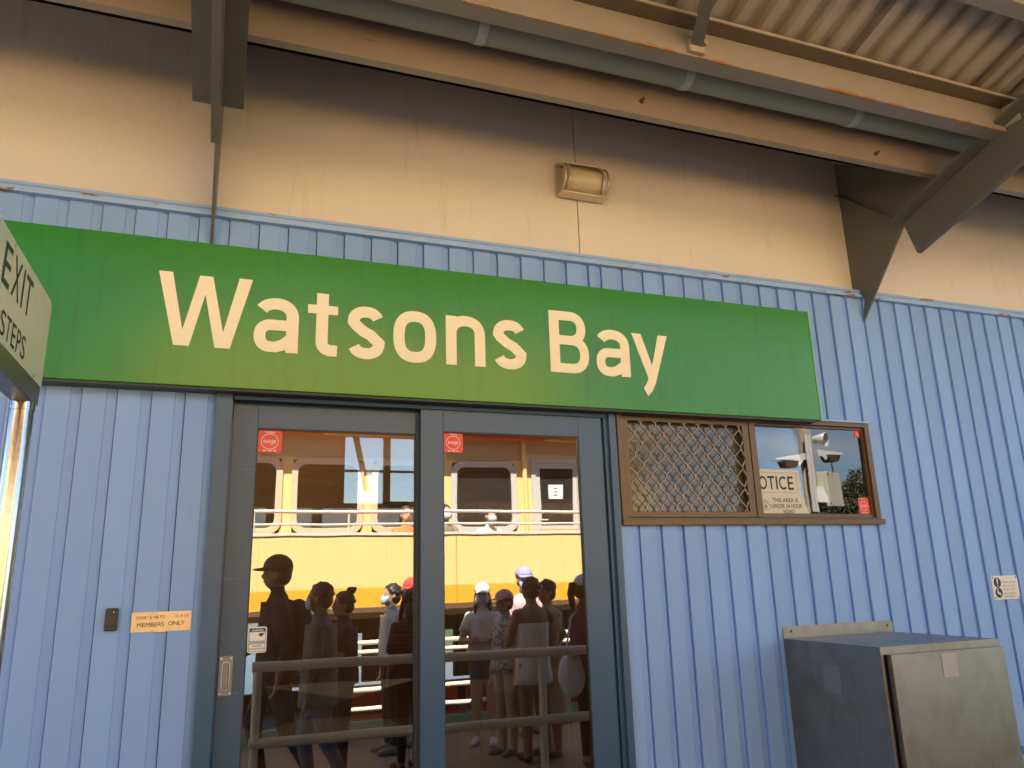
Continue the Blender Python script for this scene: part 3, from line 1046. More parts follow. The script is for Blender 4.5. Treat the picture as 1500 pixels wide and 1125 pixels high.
ws = thing('camera_sticker', 'white sticker with navy checker band and camera on the left door glass', 'sticker')
wx0, wx1, wz0, wz1, wy = .1055, .172, 1.366, 1.457, .0455
MB().prism(rrect(wx0, wx1, wz0, wz1, .008, 4), 'y', wy - .0006, wy).build('sticker_sheet', WHITEV, ws)
mb = MB()
ring(mb, rrect(wx0 + .004, wx1 - .004, wz0 + .004, wz1 - .004, .006, 4), rrect(wx0 + .0055, wx1 - .0055, wz0 + .0055, wz1 - .0055, .005, 4), 'y', wy - .0012, wy - .0007)
mb.box(wx0 + .006, wx1 - .006, wy - .0010, wy - .0007, wz1 - .018, wz1 - .006)
nc = 14
for i in range(nc):
    for j in range(3):
        if (i + j) % 2 == 0:
            a = wx0 + .006 + i * (wx1 - wx0 - .012) / nc
            mb.box(a, a + (wx1 - wx0 - .012) / nc, wy - .0010, wy - .0007, wz0 + .030 + j * .004, wz0 + .034 + j * .004)
P = lambda u, v, w: (u, wy - .0011, v)
put_text(mb, '24 HOUR', wx0 + .018, wx1 - .018, wz0 + .021, wz0 + .027, P, .02)
put_text(mb, 'SURVEILLANCE', wx0 + .008, wx1 - .008, wz0 + .011, wz0 + .017, P, .01)
mb.ball((wx0 + .046, wy - .0010, wz1 - .028), .0085, .0005, .0065, 12, 6)
mb.prism([(wx0 + .046, wz1 - .024), (wx0 + .058, wz1 - .021), (wx0 + .058, wz1 - .025), (wx0 + .050, wz1 - .029)], 'y', wy - .0012, wy - .0009)
mb.build('sticker_print', NAVY, ws)
mb = MB()
put_text(mb, 'WARNING', wx0 + .013, wx1 - .013, wz1 - .0155, wz1 - .009, lambda u, v, w: (u, wy - .0016, v), .02)
mb.build('sticker_print', WHITEV, ws)

# NOTICE sign stuck on the window pane, its left end behind the mullion
nz_ = thing('surveillance_notice', 'aged notice reading OTICE, this area is under 24 hour video, in the window', 'notice')
cx0 = 2.365
pts = [(cx0, 1.873), (2.700, 1.873), (2.690, 1.900), (2.668, 1.955), (2.664, 2.066), (2.66, 2.087), (cx0, 2.087)]
MB().prism(pts, 'y', .0085, .0110).build('notice_panel', NOTICEM, nz_)
NP = lambda u, v, w: (u, .0082, v)
for ch, a, b in (('N', 2.372, 2.412), ('O', 2.418, 2.464), ('T', 2.468, 2.510), ('I', 2.5175, 2.5275), ('C', 2.536, 2.578), ('E', 2.588, 2.622)):
    put_text(MB(), ch, a, b, 1.988, 2.054, NP, .012).build('letter', INK, nz_)
for t_, a, b, c, d in (('THIS AREA IS', 2.486, 2.638, 1.927, 1.947), ('UNDER 24 HOUR', 2.478, 2.660, 1.899, 1.919), ('VIDEO', 2.541, 2.612, 1.8735, 1.891)):
    put_text(MB(), t_, a, b, c, d, NP, .012).build('lettering', INK, nz_)
mb = MB()
ring(mb, rect(2.36, 2.648, 1.972, 2.072), rect(2.362, 2.646, 1.974, 2.070), 'y', .0076, .0081)
ring(mb, arc(2.442, 1.906, .030, .020, 0, 350, 23, 2), arc(2.442, 1.906, .026, .016, 0, 350, 23, 2), 'y', .0076, .0081)
mb.disc((2.442, 1.906), .011, 'y', (.0076, .0081), 14)
mb.prism([(2.412, 1.926), (2.440, 1.938), (2.470, 1.924), (2.440, 1.931)], 'y', .0076, .0081)
mb.build('symbol_mark', GREYINK, nz_)

# ================================================================== STEEL CABINET
cb = thing('steel_cabinet', 'weathered stainless steel wall cabinet with one door below the window', 'cabinet')
cx0, cx1, cyf, ct = 2.452, 3.100, -.567, 1.300
bd = MB()
bd.box(cx0, cx0 + .003, cyf, -.001, .22, ct - .003).box(cx1 - .003, cx1, cyf, -.001, .22, ct - .003)
bd.box(cx0, cx1, cyf, -.001, ct - .003, ct).box(cx0 + .003, cx1 - .003, cyf, -.001, .22, .223)
bd.box(cx0 + .003, cx1 - .003, -.006, -.002, .223, ct - .003)
bd.box(cx0, cx1, cyf - .0025, cyf - .0001, ct - .030, ct)                    # front lip
bd.box(cx0, cx0 + .013, cyf - .0025, cyf - .0001, .22, ct - .0302).box(cx1 - .013, cx1, cyf - .0025, cyf - .0001, .22, ct - .0302)
bd.build('cabinet_body', STAIN, cb)
MB().box(cx0 + .013, cx1 - .013, cyf + .010, cyf + .012, .23, ct - .03).build('gap_shade', BLACK, cb)  # black sheet stands in for the shade in the gap round the door
dr_ = MB()
dr_.box(cx0 + .026, cx1 - .012, -.597, -.5945, .23, 1.271).box(cx0 + .026, cx0 + .0285, -.5944, cyf - .004, .23, 1.271).box(cx1 - .0145, cx1 - .012, -.5944, cyf - .004, .23, 1.271)
dr_.box(cx0 + .0286, cx1 - .0146, -.5944, cyf - .004, 1.2685, 1.271)
cdoor = dr_.build('cabinet_door', STAIN, cb)
MB().prism(rrect(2.735, 2.815, 1.172, 1.262, .004, 3), 'y', -.5985, -.5972).build('label_patch', mat('old_label', (.36, .35, .34), .6, .2, .1, 50), cdoor)
MB().box(cx0 - .0012, cx0 - .0002, -.335, -.235, 1.10, 1.21).build('label_patch', mat('old_label_side', (.22, .23, .24), .5, .5, .1, 50), cb)
bp = MB()
bpoly = [(cx0 + .001, ct + .0005), (3.111, ct + .0005), (3.111, 1.345), (3.103, 1.353), (cx0 + .009, 1.353), (cx0 + .001, 1.345)]
bp.prism(bpoly, 'y', -.006, -.003)
bp.build('wall_flange', STAIN, cb)
for x in (cx0 + .045, 3.075):
    MB().disc((x, 1.331), .006, 'y', (-.0075, -.0062), 10).build('bolt_hole', BLACK, cb)

# ================================================================== THINGS INSIDE THE ROOM
tv = [(.13, 1.00, .985), (.215, 1.04, 1.135), (.40, 1.12, 1.125), (.66, 1.05, 1.130), (.98, 1.0, 1.128), (.62, .95, 1.062), (.36, .93, .985), (.18, .94, .94)]
mb = MB()
n = len(tv)
mb.add(tv + [(a, b + .004, c) for a, b, c in tv], [tuple(range(n)), tuple(range(2 * n - 1, n - 1, -1))] + [(i, i + n, (i + 1) % n + n, (i + 1) % n) for i in range(n)])
tag(mb.build('tarpaulin', TARP), 'grey folded tarpaulin lying inside behind the left door glass', 'tarpaulin')
for k in range(14):
    x_ = .86 + k * .135
    MB().box(x_ + .003, x_ + .132, 1.30, 1.32, .04, 2.05).build('wall_board', BROWNIN, bld)
il = thing('ceiling_lamp', 'small lit oval ceiling lamp glimpsed inside through the left door, with an added unseen second one', 'lamp')
em = bpy.data.materials.new('lamp_glow')
em.use_nodes = True
em.node_tree.nodes['Principled BSDF'].inputs['Emission Color'].default_value = (1, .72, .38, 1)
em.node_tree.nodes['Principled BSDF'].inputs['Emission Strength'].default_value = 1.6
for lx, ly in ((.64, 2.3), (1.9, .75)):  # second lamp is unseen, added to light the boards behind the right door
    MB().ball((lx, ly, 2.925), .13, .13, .025, 18, 8).build('lamp_bowl', em, il, smooth=True)
    ld = bpy.data.lights.new('lamp_light', 'POINT')
    ld.energy = 15
    ld.color = (1, .66, .34)
    ld.shadow_soft_size = .1
    lo = bpy.data.objects.new('lamp_light', ld)
    lo.location = (lx, ly, 2.80)
    lo.parent = il
    COL.objects.link(lo)
tb = thing('work_table', 'dark table inside the room behind the left door', 'table')
MB().box(-.05, 1.1, .85, 1.5, .86, .90).build('table_top', DARKIN, tb)
for x in (-.02, 1.03):
    for y in (.88, 1.42):
        MB().box(x, x + .05, y, y + .05, .04, .859).build('leg', DARKIN, tb)

#@@REFLECTED@@
# ================================================================== WHARF RAILS
RAILG = 'pale tubular rails along the wharf'
nr = thing('wharf_railing', 'thick pale two-rail railing nearest the door, across the reflected queue', 'railing', (0, 0, 0), RAILG)
for z in (1.012, .485):
    auto(MB().tube([(.26, -3.15, z + .012), (6.6, -3.15, z - .03)], .037, 16).build('rail', RAILM, nr))
for x in (.30, 2.54, 4.6, 6.5):
    auto(MB().tube([(x, -3.15, 0), (x, -3.15, 1.0)], .032, 14).build('post', RAILM, nr))
fr2 = thing('edge_railing', 'pale railing with four thin rails at the wharf edge behind the queue', 'railing', (0, 0, 0), RAILG)
for z in (.98, .885, .50, .31):
    auto(MB().tube([(1.2, -5.6, z), (9.0, -5.6, z)], .024, 12).build('rail', RAILM, fr2))
for x in (1.25, 3.0, 4.9, 6.8, 8.9):
    auto(MB().tube([(x, -5.62, 0), (x, -5.62, 1.0)], .03, 12).build('post', RAILM, fr2))

# ================================================================== FERRY
FX0, FX1 = -9.0, 6.9
ferry = thing('ferry', 'cream and ochre double deck ferry moored along the wharf', 'ferry', (0, 0, 0))
DK = 1.30                                                             # upper deck floor
hull = MB()
hull.prism([(FX0, -1.6), (FX1, -1.6), (FX1, .06), (FX0, .06)], 'y', -6.42, -6.34)
hull.prism([(FX0, -1.6), (FX1, -1.6), (FX1, -.15), (FX0, -.15)], 'y', -11.4, -11.3)
hull.box(FX1 - .08, FX1, -11.3, -6.42, -1.6, .0).box(FX0, FX0 + .08, -11.3, -6.42, -1.6, .0)
hull.build('hull', HULLG, ferry)
MB().box(FX0, FX1, -11.3, -6.42, -.52, -.46).build('lower_deck', DARKIN, ferry)
MB().box(FX0, FX1, -11.3, -6.40, DK - .10, DK).build('upper_deck', FTAN, ferry)
# bulwark: cream plate over an ochre band, in plates with visible butts
pw = 2.35
x = FX0
i = 0
while x < FX1 - .01:
    xb = min(x + pw, FX1)
    MB().box(x + .004, xb - .004, -6.38, -6.34, 1.548, 2.165).build('bulwark_plate', FY, ferry, bevel=.004)
    MB().box(x + .002, xb - .002, -6.384, -6.336, 1.33, 1.545).build('ochre_band', FYD, ferry, bevel=.004)
    x = xb
MB().box(FX0, FX1, -6.40, -6.325, 2.166, 2.20).build('bulwark_cap', FRAIL, ferry, bevel=.006)
MB().box(FX0, FX1, -6.40, -6.31, 1.27, 1.325).build('rubbing_strake', BROWNIN, ferry)
for z, r in ((2.455, .022), (2.305, .015)):
    auto(MB().tube([(FX0, -6.36, z), (FX1, -6.36, z)], r, 10).build('deck_rail', FRAIL, ferry))
x = -8.5
while x < FX1:
    MB().tube([(1.806 + (x + 8.5 - 10.2) * 1.0, -6.36, 2.20), (1.806 + (x + 8.5 - 10.2) * 1.0, -6.36, 2.45)], .014, 8).build('rail_post', FRAIL, ferry)
    x += 1.09
# cabin wall with window holes, built as panels round the openings
CY = -7.5
wins = [(-3.41, -2.50), (-2.34, -1.41), (-1.25, -.42), (-.26, .67), (.83, 1.76), (1.91, 2.78), (3.03, 3.99)]
ZB, ZT, ZR = 2.28, 3.26, 3.66
door_x = (4.24, 5.06)
edges = sorted(wins + [door_x])
px = FX0 + 1.5
cw = []
for a, b in edges:
    cw.append((px, a, DK, ZR))
    if (a, b) == door_x:
        cw.append((a, b, 3.34, ZR))
    else:
        cw.append((a, b, DK, ZB))
        cw.append((a, b, ZT, ZR))
    px = b
cw.append((px, FX1 - .6, DK, ZR))
for a, b, c, d in cw:
    if b - a > .01:
        MB().box(a, b, CY - .04, CY, c, d).build('cabin_panel', FY if a < 5.5 else FY, ferry)
for k, (a, b) in enumerate(wins):
    fmat = FFRAME if k < 6 else FWHITE
    mb = MB()
    ring(mb, rrect(a - .02, b + .02, ZB - .02, ZT + .02, .17, 6), rrect(a + .065, b - .065, ZB + .065, ZT - .065, .12, 6), 'y', CY + .002, CY + .030)
    w_ = mb.build('window', fmat, ferry, bevel=.004)
    MB().prism(rrect(a + .055, b - .055, ZB + .055, ZT - .055, .13, 6), 'y', CY - .020, CY - .012).build('pane', FGLS if k < 6 else FGLASS, w_)
    mb = MB()
    ring(mb, rect(a, b, ZB, ZT), rect(a + .03, b - .03, ZB + .03, ZT - .03), 'y', CY - .045, CY - .022)
    mb.build('lining', DARKIN, w_)
mb = MB()
ring(mb, rect(door_x[0], door_x[1], 1.31, 3.34), rect(door_x[0] + .07, door_x[1] - .07, 1.34, 3.27), 'y', CY - .04, CY + .03)
fd = mb.build('cabin_door', FWHITE, ferry, bevel=.004)
MB().box(door_x[0] + .07, door_x[1] - .07, CY - .02, CY + .008, 1.34, 2.30).build('door_panel', FY, fd)
mb = MB()
ring(mb, rect(door_x[0] + .071, door_x[1] - .071, 2.301, 3.269), rect(door_x[0] + .14, door_x[1] - .14, 2.36, 3.20), 'y', CY - .02, CY + .012)
mb.build('sash', FWHITE, fd)
MB().box(door_x[0] + .13, door_x[1] - .13, CY - .012, CY - .004, 2.35, 3.21).build('pane', FGLASS, fd)
MB().tube([(door_x[0] + .12, CY + .012, 2.44), (door_x[0] + .12, CY + .05, 2.44), (door_x[0] + .23, CY + .05, 2.44)], .010, 8).build('handle', FRAIL, fd)
nt_ = thing('paper_notice', 'white paper taped to the ferry cabin door window', 'notice')
MB().box(4.52, 4.76, CY + .0005, CY + .002, 2.76, 2.97).build('paper', WHITEP, nt_)
mb = MB()
for k in range(3):
    mb.box(4.61, 4.67, CY + .0022, CY + .003, 2.81 + k * .05, 2.825 + k * .05)
mb.build('print', INK, nt_)
tag(MB().box(3.40, 3.56, CY + .001, CY + .004, 3.35, 3.47).build('ferry_label', WHITEP), 'small white safety label above the ferry cabin window', 'label')
# tongue and groove boarding over the right-hand windows, cornice, ceiling and pipes
x = 2.95
while x < 5.6:
    MB().box(x + .004, x + .086, CY + .0005, CY + .008, 3.30 if not (4.1 < x < 5.1) else 3.40, 3.60).build('cabin_board', FTAN, ferry)
    x += .09
MB().box(-6, 2.9, CY + .001, CY + .010, 3.30, 3.60).build('header_panel', FTAN, ferry)
MB().box(FX0 + 1, FX1 - .3, CY + .001, CY + .05, 3.605, 3.64).build('cornice', FY, ferry)
auto(MB().tube([(4.13, CY + .045, 1.31), (4.13, CY + .045, 3.60)], .035, 12).build('stanchion', FY, ferry))
MB().box(FX0 + .8, FX1, -11.2, -7.16, ZR, ZR + .10).build('boat_deck', FY, ferry)
MB().box(FX0 + .8, FX1, -7.16, -7.12, ZR - .02, ZR + .14).build('deck_edge', FY, ferry)
for (a, b) in ((3.0, 4.4), (-.5, 1.2)):
    auto(MB().tube([(a, -7.30, 3.60), (b, -7.30, 3.60)], .03, 10).build('red_pipe', FRED, ferry))
# far cabin wall and boat-deck house
fw = MB()
fw.box(-7, 6, -10.6, -10.5, DK, 2.10).box(-7, 6, -10.6, -10.5, 2.90, ZR)
for k in range(18):
    fw.box(-7 + k * .765, -6.84 + k * .765, -10.59, -10.51, 2.10, 2.90)
fw.build('far_cabin_wall', FTAN, ferry)
MB().box(-1.2, 5.0, -10.6, -8.4, ZR + .1, 5.25).build('wheelhouse', FY, ferry, bevel=.05)
auto(MB().tube([(-3.2, -9.4, ZR + .1), (-3.2, -9.4, 5.2)], .42, 24).build('funnel', HULLG, ferry))
# lower saloon
ls = MB()
for a, b in ((1.0, 1.95), (2.15, 3.3), (3.62, 4.5), (4.75, FX1 - 1)):
    ls.box(a, b, -9.6, -9.5, .12, DK - .1)
ls.box(1.0, FX1 - 1, -9.601, -9.499, .85, DK - .101)
ls.build('saloon_bulkhead', BROWNIN, ferry)
for x in (-6.5, -4.3, -2.1, .95, 3.35, 5.4):
    MB().box(x, x + .09, -6.52, -6.43, -.46, DK - .1).build('deck_post', BROWNIN, ferry)
bn = MB()
for k in range(6):
    x0 = 1.7 + k * .82
    b_ = MB().box(x0, x0 + .70, -7.95, -7.55, -.12, -.07).box(x0, x0 + .70, -7.99, -7.955, -.07, .22)
    bench = b_.build('bench', FRED, ferry)
    MB().box(x0 + .04, x0 + .10, -7.9, -7.6, -.46, -.121).box(x0 + .60, x0 + .66, -7.9, -7.6, -.46, -.121).build('bench_leg', FRAIL, bench)
# ================================================================== LIGHT POLE SEEN IN THE WINDOW
pole = thing('light_pole', 'timber wharf pole with two white floodlight wings, loudspeaker and beige box', 'light pole')
MB().tube([(5.885, -3.52, 0), (5.885, -3.52, 3.60)], [.085, .070], 16).build('mast', POLEM, pole, smooth=True)
for dx, r in ((-.075, .021), (-.03, .018)):
    auto(MB().tube([(5.885 + dx, -3.42, 2.2), (5.885 + dx, -3.42, 3.02)], r, 12).build('conduit', POLEW, pole))
hp = [(6.035, -3.68, 3.01), (6.06, -3.62, 3.005), (6.085, -3.55, 3.0), (6.125, -3.46, 2.985)]
hr_ = MB().tube(hp, [.034, .036, .048, .080], 20, cap=False)
ho = hr_.build('loudspeaker', POLEW, pole, smooth=True)
md = ho.modifiers.new('wall', 'SOLIDIFY')
md.thickness = .006
MB().ball((6.095, -3.53, 2.998), .025, .025, .025).build('speaker_core', STEELGREY, ho, smooth=True)
MB().tube([(5.90, -3.56, 3.02), (6.035, -3.67, 3.01)], .022, 10).build('speaker_arm', POLEW, pole)
for s, xa, xb, za, zb, xl in ((-1, 5.82, 5.425, 2.83, 2.765, 5.60), (1, 5.97, 6.34, 2.87, 2.845, 6.18)):
    w = MB()
    w.add([(xa, -3.60, za), (xb, -3.56, zb), (xb, -3.46, zb), (xa, -3.44, za), (xa, -3.60, za - .055), (xb, -3.56, zb - .018), (xb, -3.46, zb - .018), (xa, -3.44, za - .075)],
          [(0, 1, 2, 3), (7, 6, 5, 4), (0, 4, 5, 1), (1, 5, 6, 2), (2, 6, 7, 3), (3, 7, 4, 0)])
    w.build('floodlight_wing', POLEW, pole)
    MB().add([(xl - .09, -3.55, zb - .03), (xl + .09, -3.55, zb - .03), (xl + .09, -3.42, zb - .03), (xl - .09, -3.42, zb - .03), (xl - .06, -3.54, zb - .10), (xl + .06, -3.54, zb - .10), (xl + .06, -3.43, zb - .10), (xl - .06, -3.43, zb - .10)],
             [(0, 1, 2, 3), (7, 6, 5, 4), (0, 4, 5, 1), (1, 5, 6, 2), (2, 6, 7, 3), (3, 7, 4, 0)]).build('floodlight_box', BRONZE, pole)
    mb = MB()
    mb.prism([(xl + s * -.04, zb - .02), (xl + s * -.18, zb - .005), (xl + s * -.11, zb - .085)], 'y', -3.455, -3.445)
    mb.build('bracket_gusset', POLEW, pole)
MB().prism([(5.937, -3.50), (6.033, -3.42), (6.310, -3.52), (6.214, -3.60)], 'z', 2.262, 2.630).build('junction_box', BEIGE, pole, bevel=.006)
mb = MB()
for z in (2.60, 2.29):
    mb.ball((6.05, -3.424, z), .009, .004, .009, 10, 6)
mb.build('box_screw', BLACK, pole)
MB().add([(5.85, -3.53, 2.34), (5.99, -3.53, 2.34), (5.99, -3.38, 2.30), (5.85, -3.38, 2.30), (5.90, -3.53, 2.47), (5.99, -3.53, 2.47), (5.99, -3.45, 2.47), (5.90, -3.45, 2.47)],
         [(0, 1, 2, 3), (7, 6, 5, 4), (0, 4, 5, 1), (1, 5, 6, 2), (2, 6, 7, 3), (3, 7, 4, 0)]).build('shade_hood', POLEW, pole)
MB().tube([(6.14, -3.44, 2.72), (6.15, -3.44, 2.63)], .008, 8).build('cable', BLACK, pole)


# the pole stands further out, past the canopy edge: same build, set out larger
K_ = 1.40
ORG = Vector((0, 3.134, 1.6))


def reset(o):
    me_ = o.data
    for v in me_.vertices:
        v.co = ORG + (v.co - ORG) * K_
    if 'wall' in o.modifiers:
        o.modifiers['wall'].thickness *= K_
    for c in o.children:
        reset(c)


for c in pole.children:
    reset(c)
for v in bpy.data.objects['mast'].data.vertices:
    if v.co.z < 1:
        v.co.z = -1.45


# ================================================================== TREES ACROSS THE WATER
def tree(label, x, y, z0, h, r, seed, lm):
    rnd = random.Random(seed)
    t = thing('tree', label, 'tree', group='trees behind the pole')
    tb_ = MB().tube([(x, y, z0), (x + .15, y, z0 + h * .3), (x - .1, y + .1, z0 + h * .62)], [.28, .2, .12], 9)
    lobes = []
    for k in range(9):
        a = rnd.uniform(0, 2 * PI)
        q = rnd.uniform(.15, .75) * r
        c = Vector((x + q * math.cos(a), y + q * math.sin(a) * .8, z0 + h * rnd.uniform(.48, .88)))
        lobes.append((c, r * rnd.uniform(.32, .55)))
        tb_.tube([(x, y, z0 + h * .35), tuple((Vector((x, y, z0 + h * .5)) + c) / 2), tuple(c)], [.09, .06, .03], 6)
    tb_.build('trunk', BARK, t, smooth=True)
    cm = MB()
    for c, rr in lobes:
        for _ in range(900):
            d = Vector((rnd.gauss(0, 1), rnd.gauss(0, 1), rnd.gauss(0, .8))).normalized()
            p = c + d * rr * rnd.uniform(.55, 1.08)
            u = Vector((rnd.gauss(0, 1), rnd.gauss(0, 1), rnd.gauss(0, 1))).normalized()
            v = u.cross(d).normalized() if abs(u.dot(d)) < .98 else Vector((0, 0, 1))
            s_ = rnd.uniform(.08, .17)
            cm.add([p - u * s_, p + v * s_ * .6, p + u * s_, p - v * s_ * .6], [(0, 1, 2, 3)])
    cm.build('crown', lm, t)


tree('broad olive green tree across the water behind the beige box', 47.6, -45, -1, 10.6, 3.0, 3, LEAF)
tree('loose olive tree at the pane edge right of the beige box', 50.6, -46, -1, 10.3, 3.2, 5, LEAF2)
tree('lower dark tree filling the gap under the broad one', 45.0, -47, -1, 8.6, 3.0, 8, LEAF)
tree('far right tree mostly hidden by the window frame', 54.0, -47, -1, 10.2, 3.2, 11, LEAF2)


# ================================================================== PEOPLE
def solid(parts, voxel):
    """closed overlapping tubes/ellipsoids -> one continuous skin"""
    me = bpy.data.meshes.new('b')
    me.from_pydata(parts.v, [], parts.f)
    bm = bmesh.new()
    bm.from_mesh(me)
    bmesh.ops.recalc_face_normals(bm, faces=bm.faces)
    bm.to_mesh(me)
    bm.free()
    o = bpy.data.objects.new('b', me)
    COL.objects.link(o)
    r = o.modifiers.new('r', 'REMESH')
    r.mode = 'VOXEL'
    r.voxel_size = voxel
    s = o.modifiers.new('s', 'SMOOTH')
    s.iterations = 3
    s.factor = .5
    dg = bpy.context.evaluated_depsgraph_get()
    out = bpy.data.meshes.new_from_object(o.evaluated_get(dg))
    bpy.data.objects.remove(o)
    return out


SKINS = {'tan': mat('skin_tan', (.46, .27, .18), .5, 0, .05, 20), 'pale': mat('skin_pale', (.60, .39, .29), .5, 0, .05, 20), 'brown': mat('skin_brown', (.30, .16, .10), .5, 0, .05, 20)}
HAIR = {'black': mat('hair_black', (.022, .017, .014), .45, 0, .3, 60), 'brown': mat('hair_brown', (.07, .04, .022), .45, 0, .3, 60)}


def cloth(name, col, **k):
    return mat('cloth_' + name, col, .8, 0, .10, 12, .3, 30, **k)


EYE = mat('eye_dark', (.02, .015, .012), .2)
LIP = mat('lips', (.40, .16, .13), .5)
MASKM = mat('mask_blue', (.45, .62, .66), .7)


def person(label, x, y, z, head_deg, H, skin, hair, top, bottom, shoe, arms=None, legs=None, sleeve=.45, hem=None, cap=None, hairdo='short',
           mask=False, skirt=None, loose=None, seated=False, head_turn=0, bare=False, pants=1.0, lean=0., group='people waiting on the wharf', cap_back=False):
    V = Vector
    rootz = z
    A = {'L': (V((-.13, .02, -1)), V((-.04, .16, -1))), 'R': (V((.13, .02, -1)), V((.04, .16, -1)))}
    if arms:
        for k, v in arms.items():
            A[k] = (V(v[0]), V(v[1]))
    G = {'L': (V((-.02, .03, -1)), V((-.01, -.03, -1))), 'R': (V((.02, .03, -1)), V((.01, -.03, -1)))}
    if legs:
        for k, v in legs.items():
            G[k] = (V(v[0]), V(v[1]))
    drop = 0
    hipz = .525
    if seated:
        hipz = .30
    t = lean
    up = lambda s: V((0, t * s, s))
    hip = V((0, 0, hipz))
    chest = hip + up(.215)
    neck = hip + up(.306)
    headc = neck + V((0, t * .06 + .012, .084))
    B = []                                                          # bones: name, a, b, radius
    mb = MB()

    def seg(n, a, b, ra, rb, k=10):
        d = (b - a)
        m_ = a + d * .4
        mb.tube([a - d.normalized() * ra * .6, a, m_, b, b + d.normalized() * rb * .6], [ra * .55, ra, ra * .55 + rb * .48, rb, rb * .5], k)
        B.append((n, a, b, (ra + rb) / 2))
    # torso: stacked ellipses
    lv = [(-.035, .070, .060), (0, .092, .072), (.05, .088, .068), (.10, .078, .058), (.16, .088, .064), (.215, .098, .066), (.262, .095, .056), (.284, .068, .046), (.302, .042, .040)]
    o = len(mb.v)
    nn = 18
    for s, rx, ry in lv:
        c = hip + up(s)
        for k in range(nn):
            a = 2 * PI * k / nn
            mb.v.append((c.x + rx * math.cos(a), c.y + ry * math.sin(a), c.z))
    for i in range(len(lv) - 1):
        for k in range(nn):
            mb.f.append((o + i * nn + k, o + i * nn + (k + 1) % nn, o + (i + 1) * nn + (k + 1) % nn, o + (i + 1) * nn + k))
    mb.f.append(tuple(o + k for k in range(nn - 1, -1, -1)))
    e = o + (len(lv) - 1) * nn
    mb.f.append(tuple(e + k for k in range(nn)))
    B.append(('torso', hip, hip + up(.27), .075))
    seg('neck', hip + up(.285), neck + V((0, .006, .035)), .034, .032)
    # head: skull, jaw, nose, ears, brow
    rt = Matrix.Rotation(math.radians(head_turn), 3, 'Z')
    hd_ = lambda v: headc + rt @ V(v)
    mb.ball(hd_((0, -.006, .012)), .0455, .057, .056, 16, 11, rt)
    mb.ball(hd_((0, .014, -.022)), .036, .042, .046, 14, 9, rt)
    mb.ball(hd_((0, .056, -.010)), .0085, .013, .012, 8, 6, rt)
    mb.ball(hd_((0, .050, .003)), .006, .010, .018, 8, 6, rt)
    for s in (-1, 1):
        mb.ball(hd_((s * .046, -.004, -.006)), .007, .012, .018, 8, 6, rt)
    B.append(('head', headc + V((0, 0, -.02)), headc + V((0, 0, .02)), .05))
    hands = {}
    for s, sgn in (('L', -1), ('R', 1)):
        sh = hip + up(.262) + V((sgn * .093, 0, 0))
        u = A[s][0].normalized()
        w = A[s][1].normalized()
        el = sh + u * .172
        wr = el + w * .148
        seg('uparm', sh, el, .033, .025)
        seg('forearm', el, wr, .0245, .0165)
        # hand: palm, four unequal curled fingers, thumb from the side of the palm
        side = w.cross(V((0, 1, .2))).normalized()
        if side.length < .1:
            side = V((1, 0, 0))
        flat_ = side.cross(w).normalized()
        pc = wr + w * .026
        for q in (-.011, -.004, .004, .011):
            mb.tube([wr - w * .004 + side * q * .6, pc + side * q, wr + w * .050 + side * q], [.0085, .0105, .0095], 7)
        for q, ln in ((-.0135, .036), (-.0045, .043), (.0045, .041), (.0135, .031)):
            b0 = wr + w * .046 + side * q
            b1 = b0 + (w * .8 + flat_ * .25) * ln * .55
            b2 = b1 + (w * .6 + flat_ * .6).normalized() * ln * .5
            mb.tube([b0, b1, b2], [.0066, .0060, .0048], 6)
        t0 = wr + w * .016 + side * .014 * (-sgn)
        t1 = t0 + (side * (-sgn) * .8 + w * .6).normalized() * .024
        mb.tube([t0, t1, t1 + (w + flat_ * .3).normalized() * .020], [.0082, .0074, .0055], 6)
        B.append(('hand', wr + w * .012, wr + w * .085, .015))
        hands[s] = (wr, w)
        # leg
        hj = hip + V((sgn * .046, 0, -.01))
        lu = G[s][0].normalized()
        lw = G[s][1].normalized()
        kn = hj + lu * .243
        an = kn + lw * .232
        seg('thigh', hj, kn, .060, .039, 12)
        seg('shin', kn, an, .040, .024, 12)
        ft = V((0, 1, 0)) if abs(lw.z) > .3 else V((0, .3, -1))
        heel = an + V((0, -.014, -.022))
        toe = heel + ft.normalized() * .115 + V((sgn * .010, 0, -.006))
        mb.tube([heel - ft * .012, heel + ft * .01, heel + ft * .06, toe - ft * .01, toe + ft * .014], [.014, .025, .024, .019, .010], 10)
        B.append(('foot', heel, toe, .022))
    me = solid(mb, .0062)
    n = len(me.vertices)
    co = np.empty(n * 3)
    me.vertices.foreach_get('co', co)
    co = co.reshape(-1, 3)
    cen = np.array([p.center[:] for p in me.polygons])
    best = np.full(len(cen), 9.)
    idx = np.zeros(len(cen), int)
    tt = np.zeros(len(cen))
    for i, (nm, a, b, r) in enumerate(B):
        a_, b_ = np.array(a), np.array(b)
        d = b_ - a_
        q = np.clip(((cen - a_) @ d) / (d @ d), 0, 1)
        ds = np.linalg.norm(cen - a_ - q[:, None] * d, axis=1) / (r * 1.0)
        k = ds < best
        best[k] = ds[k]
        idx[k] = i
        tt[k] = q[k]
    names = [b[0] for b in B]
    slots = np.zeros(len(cen), int)
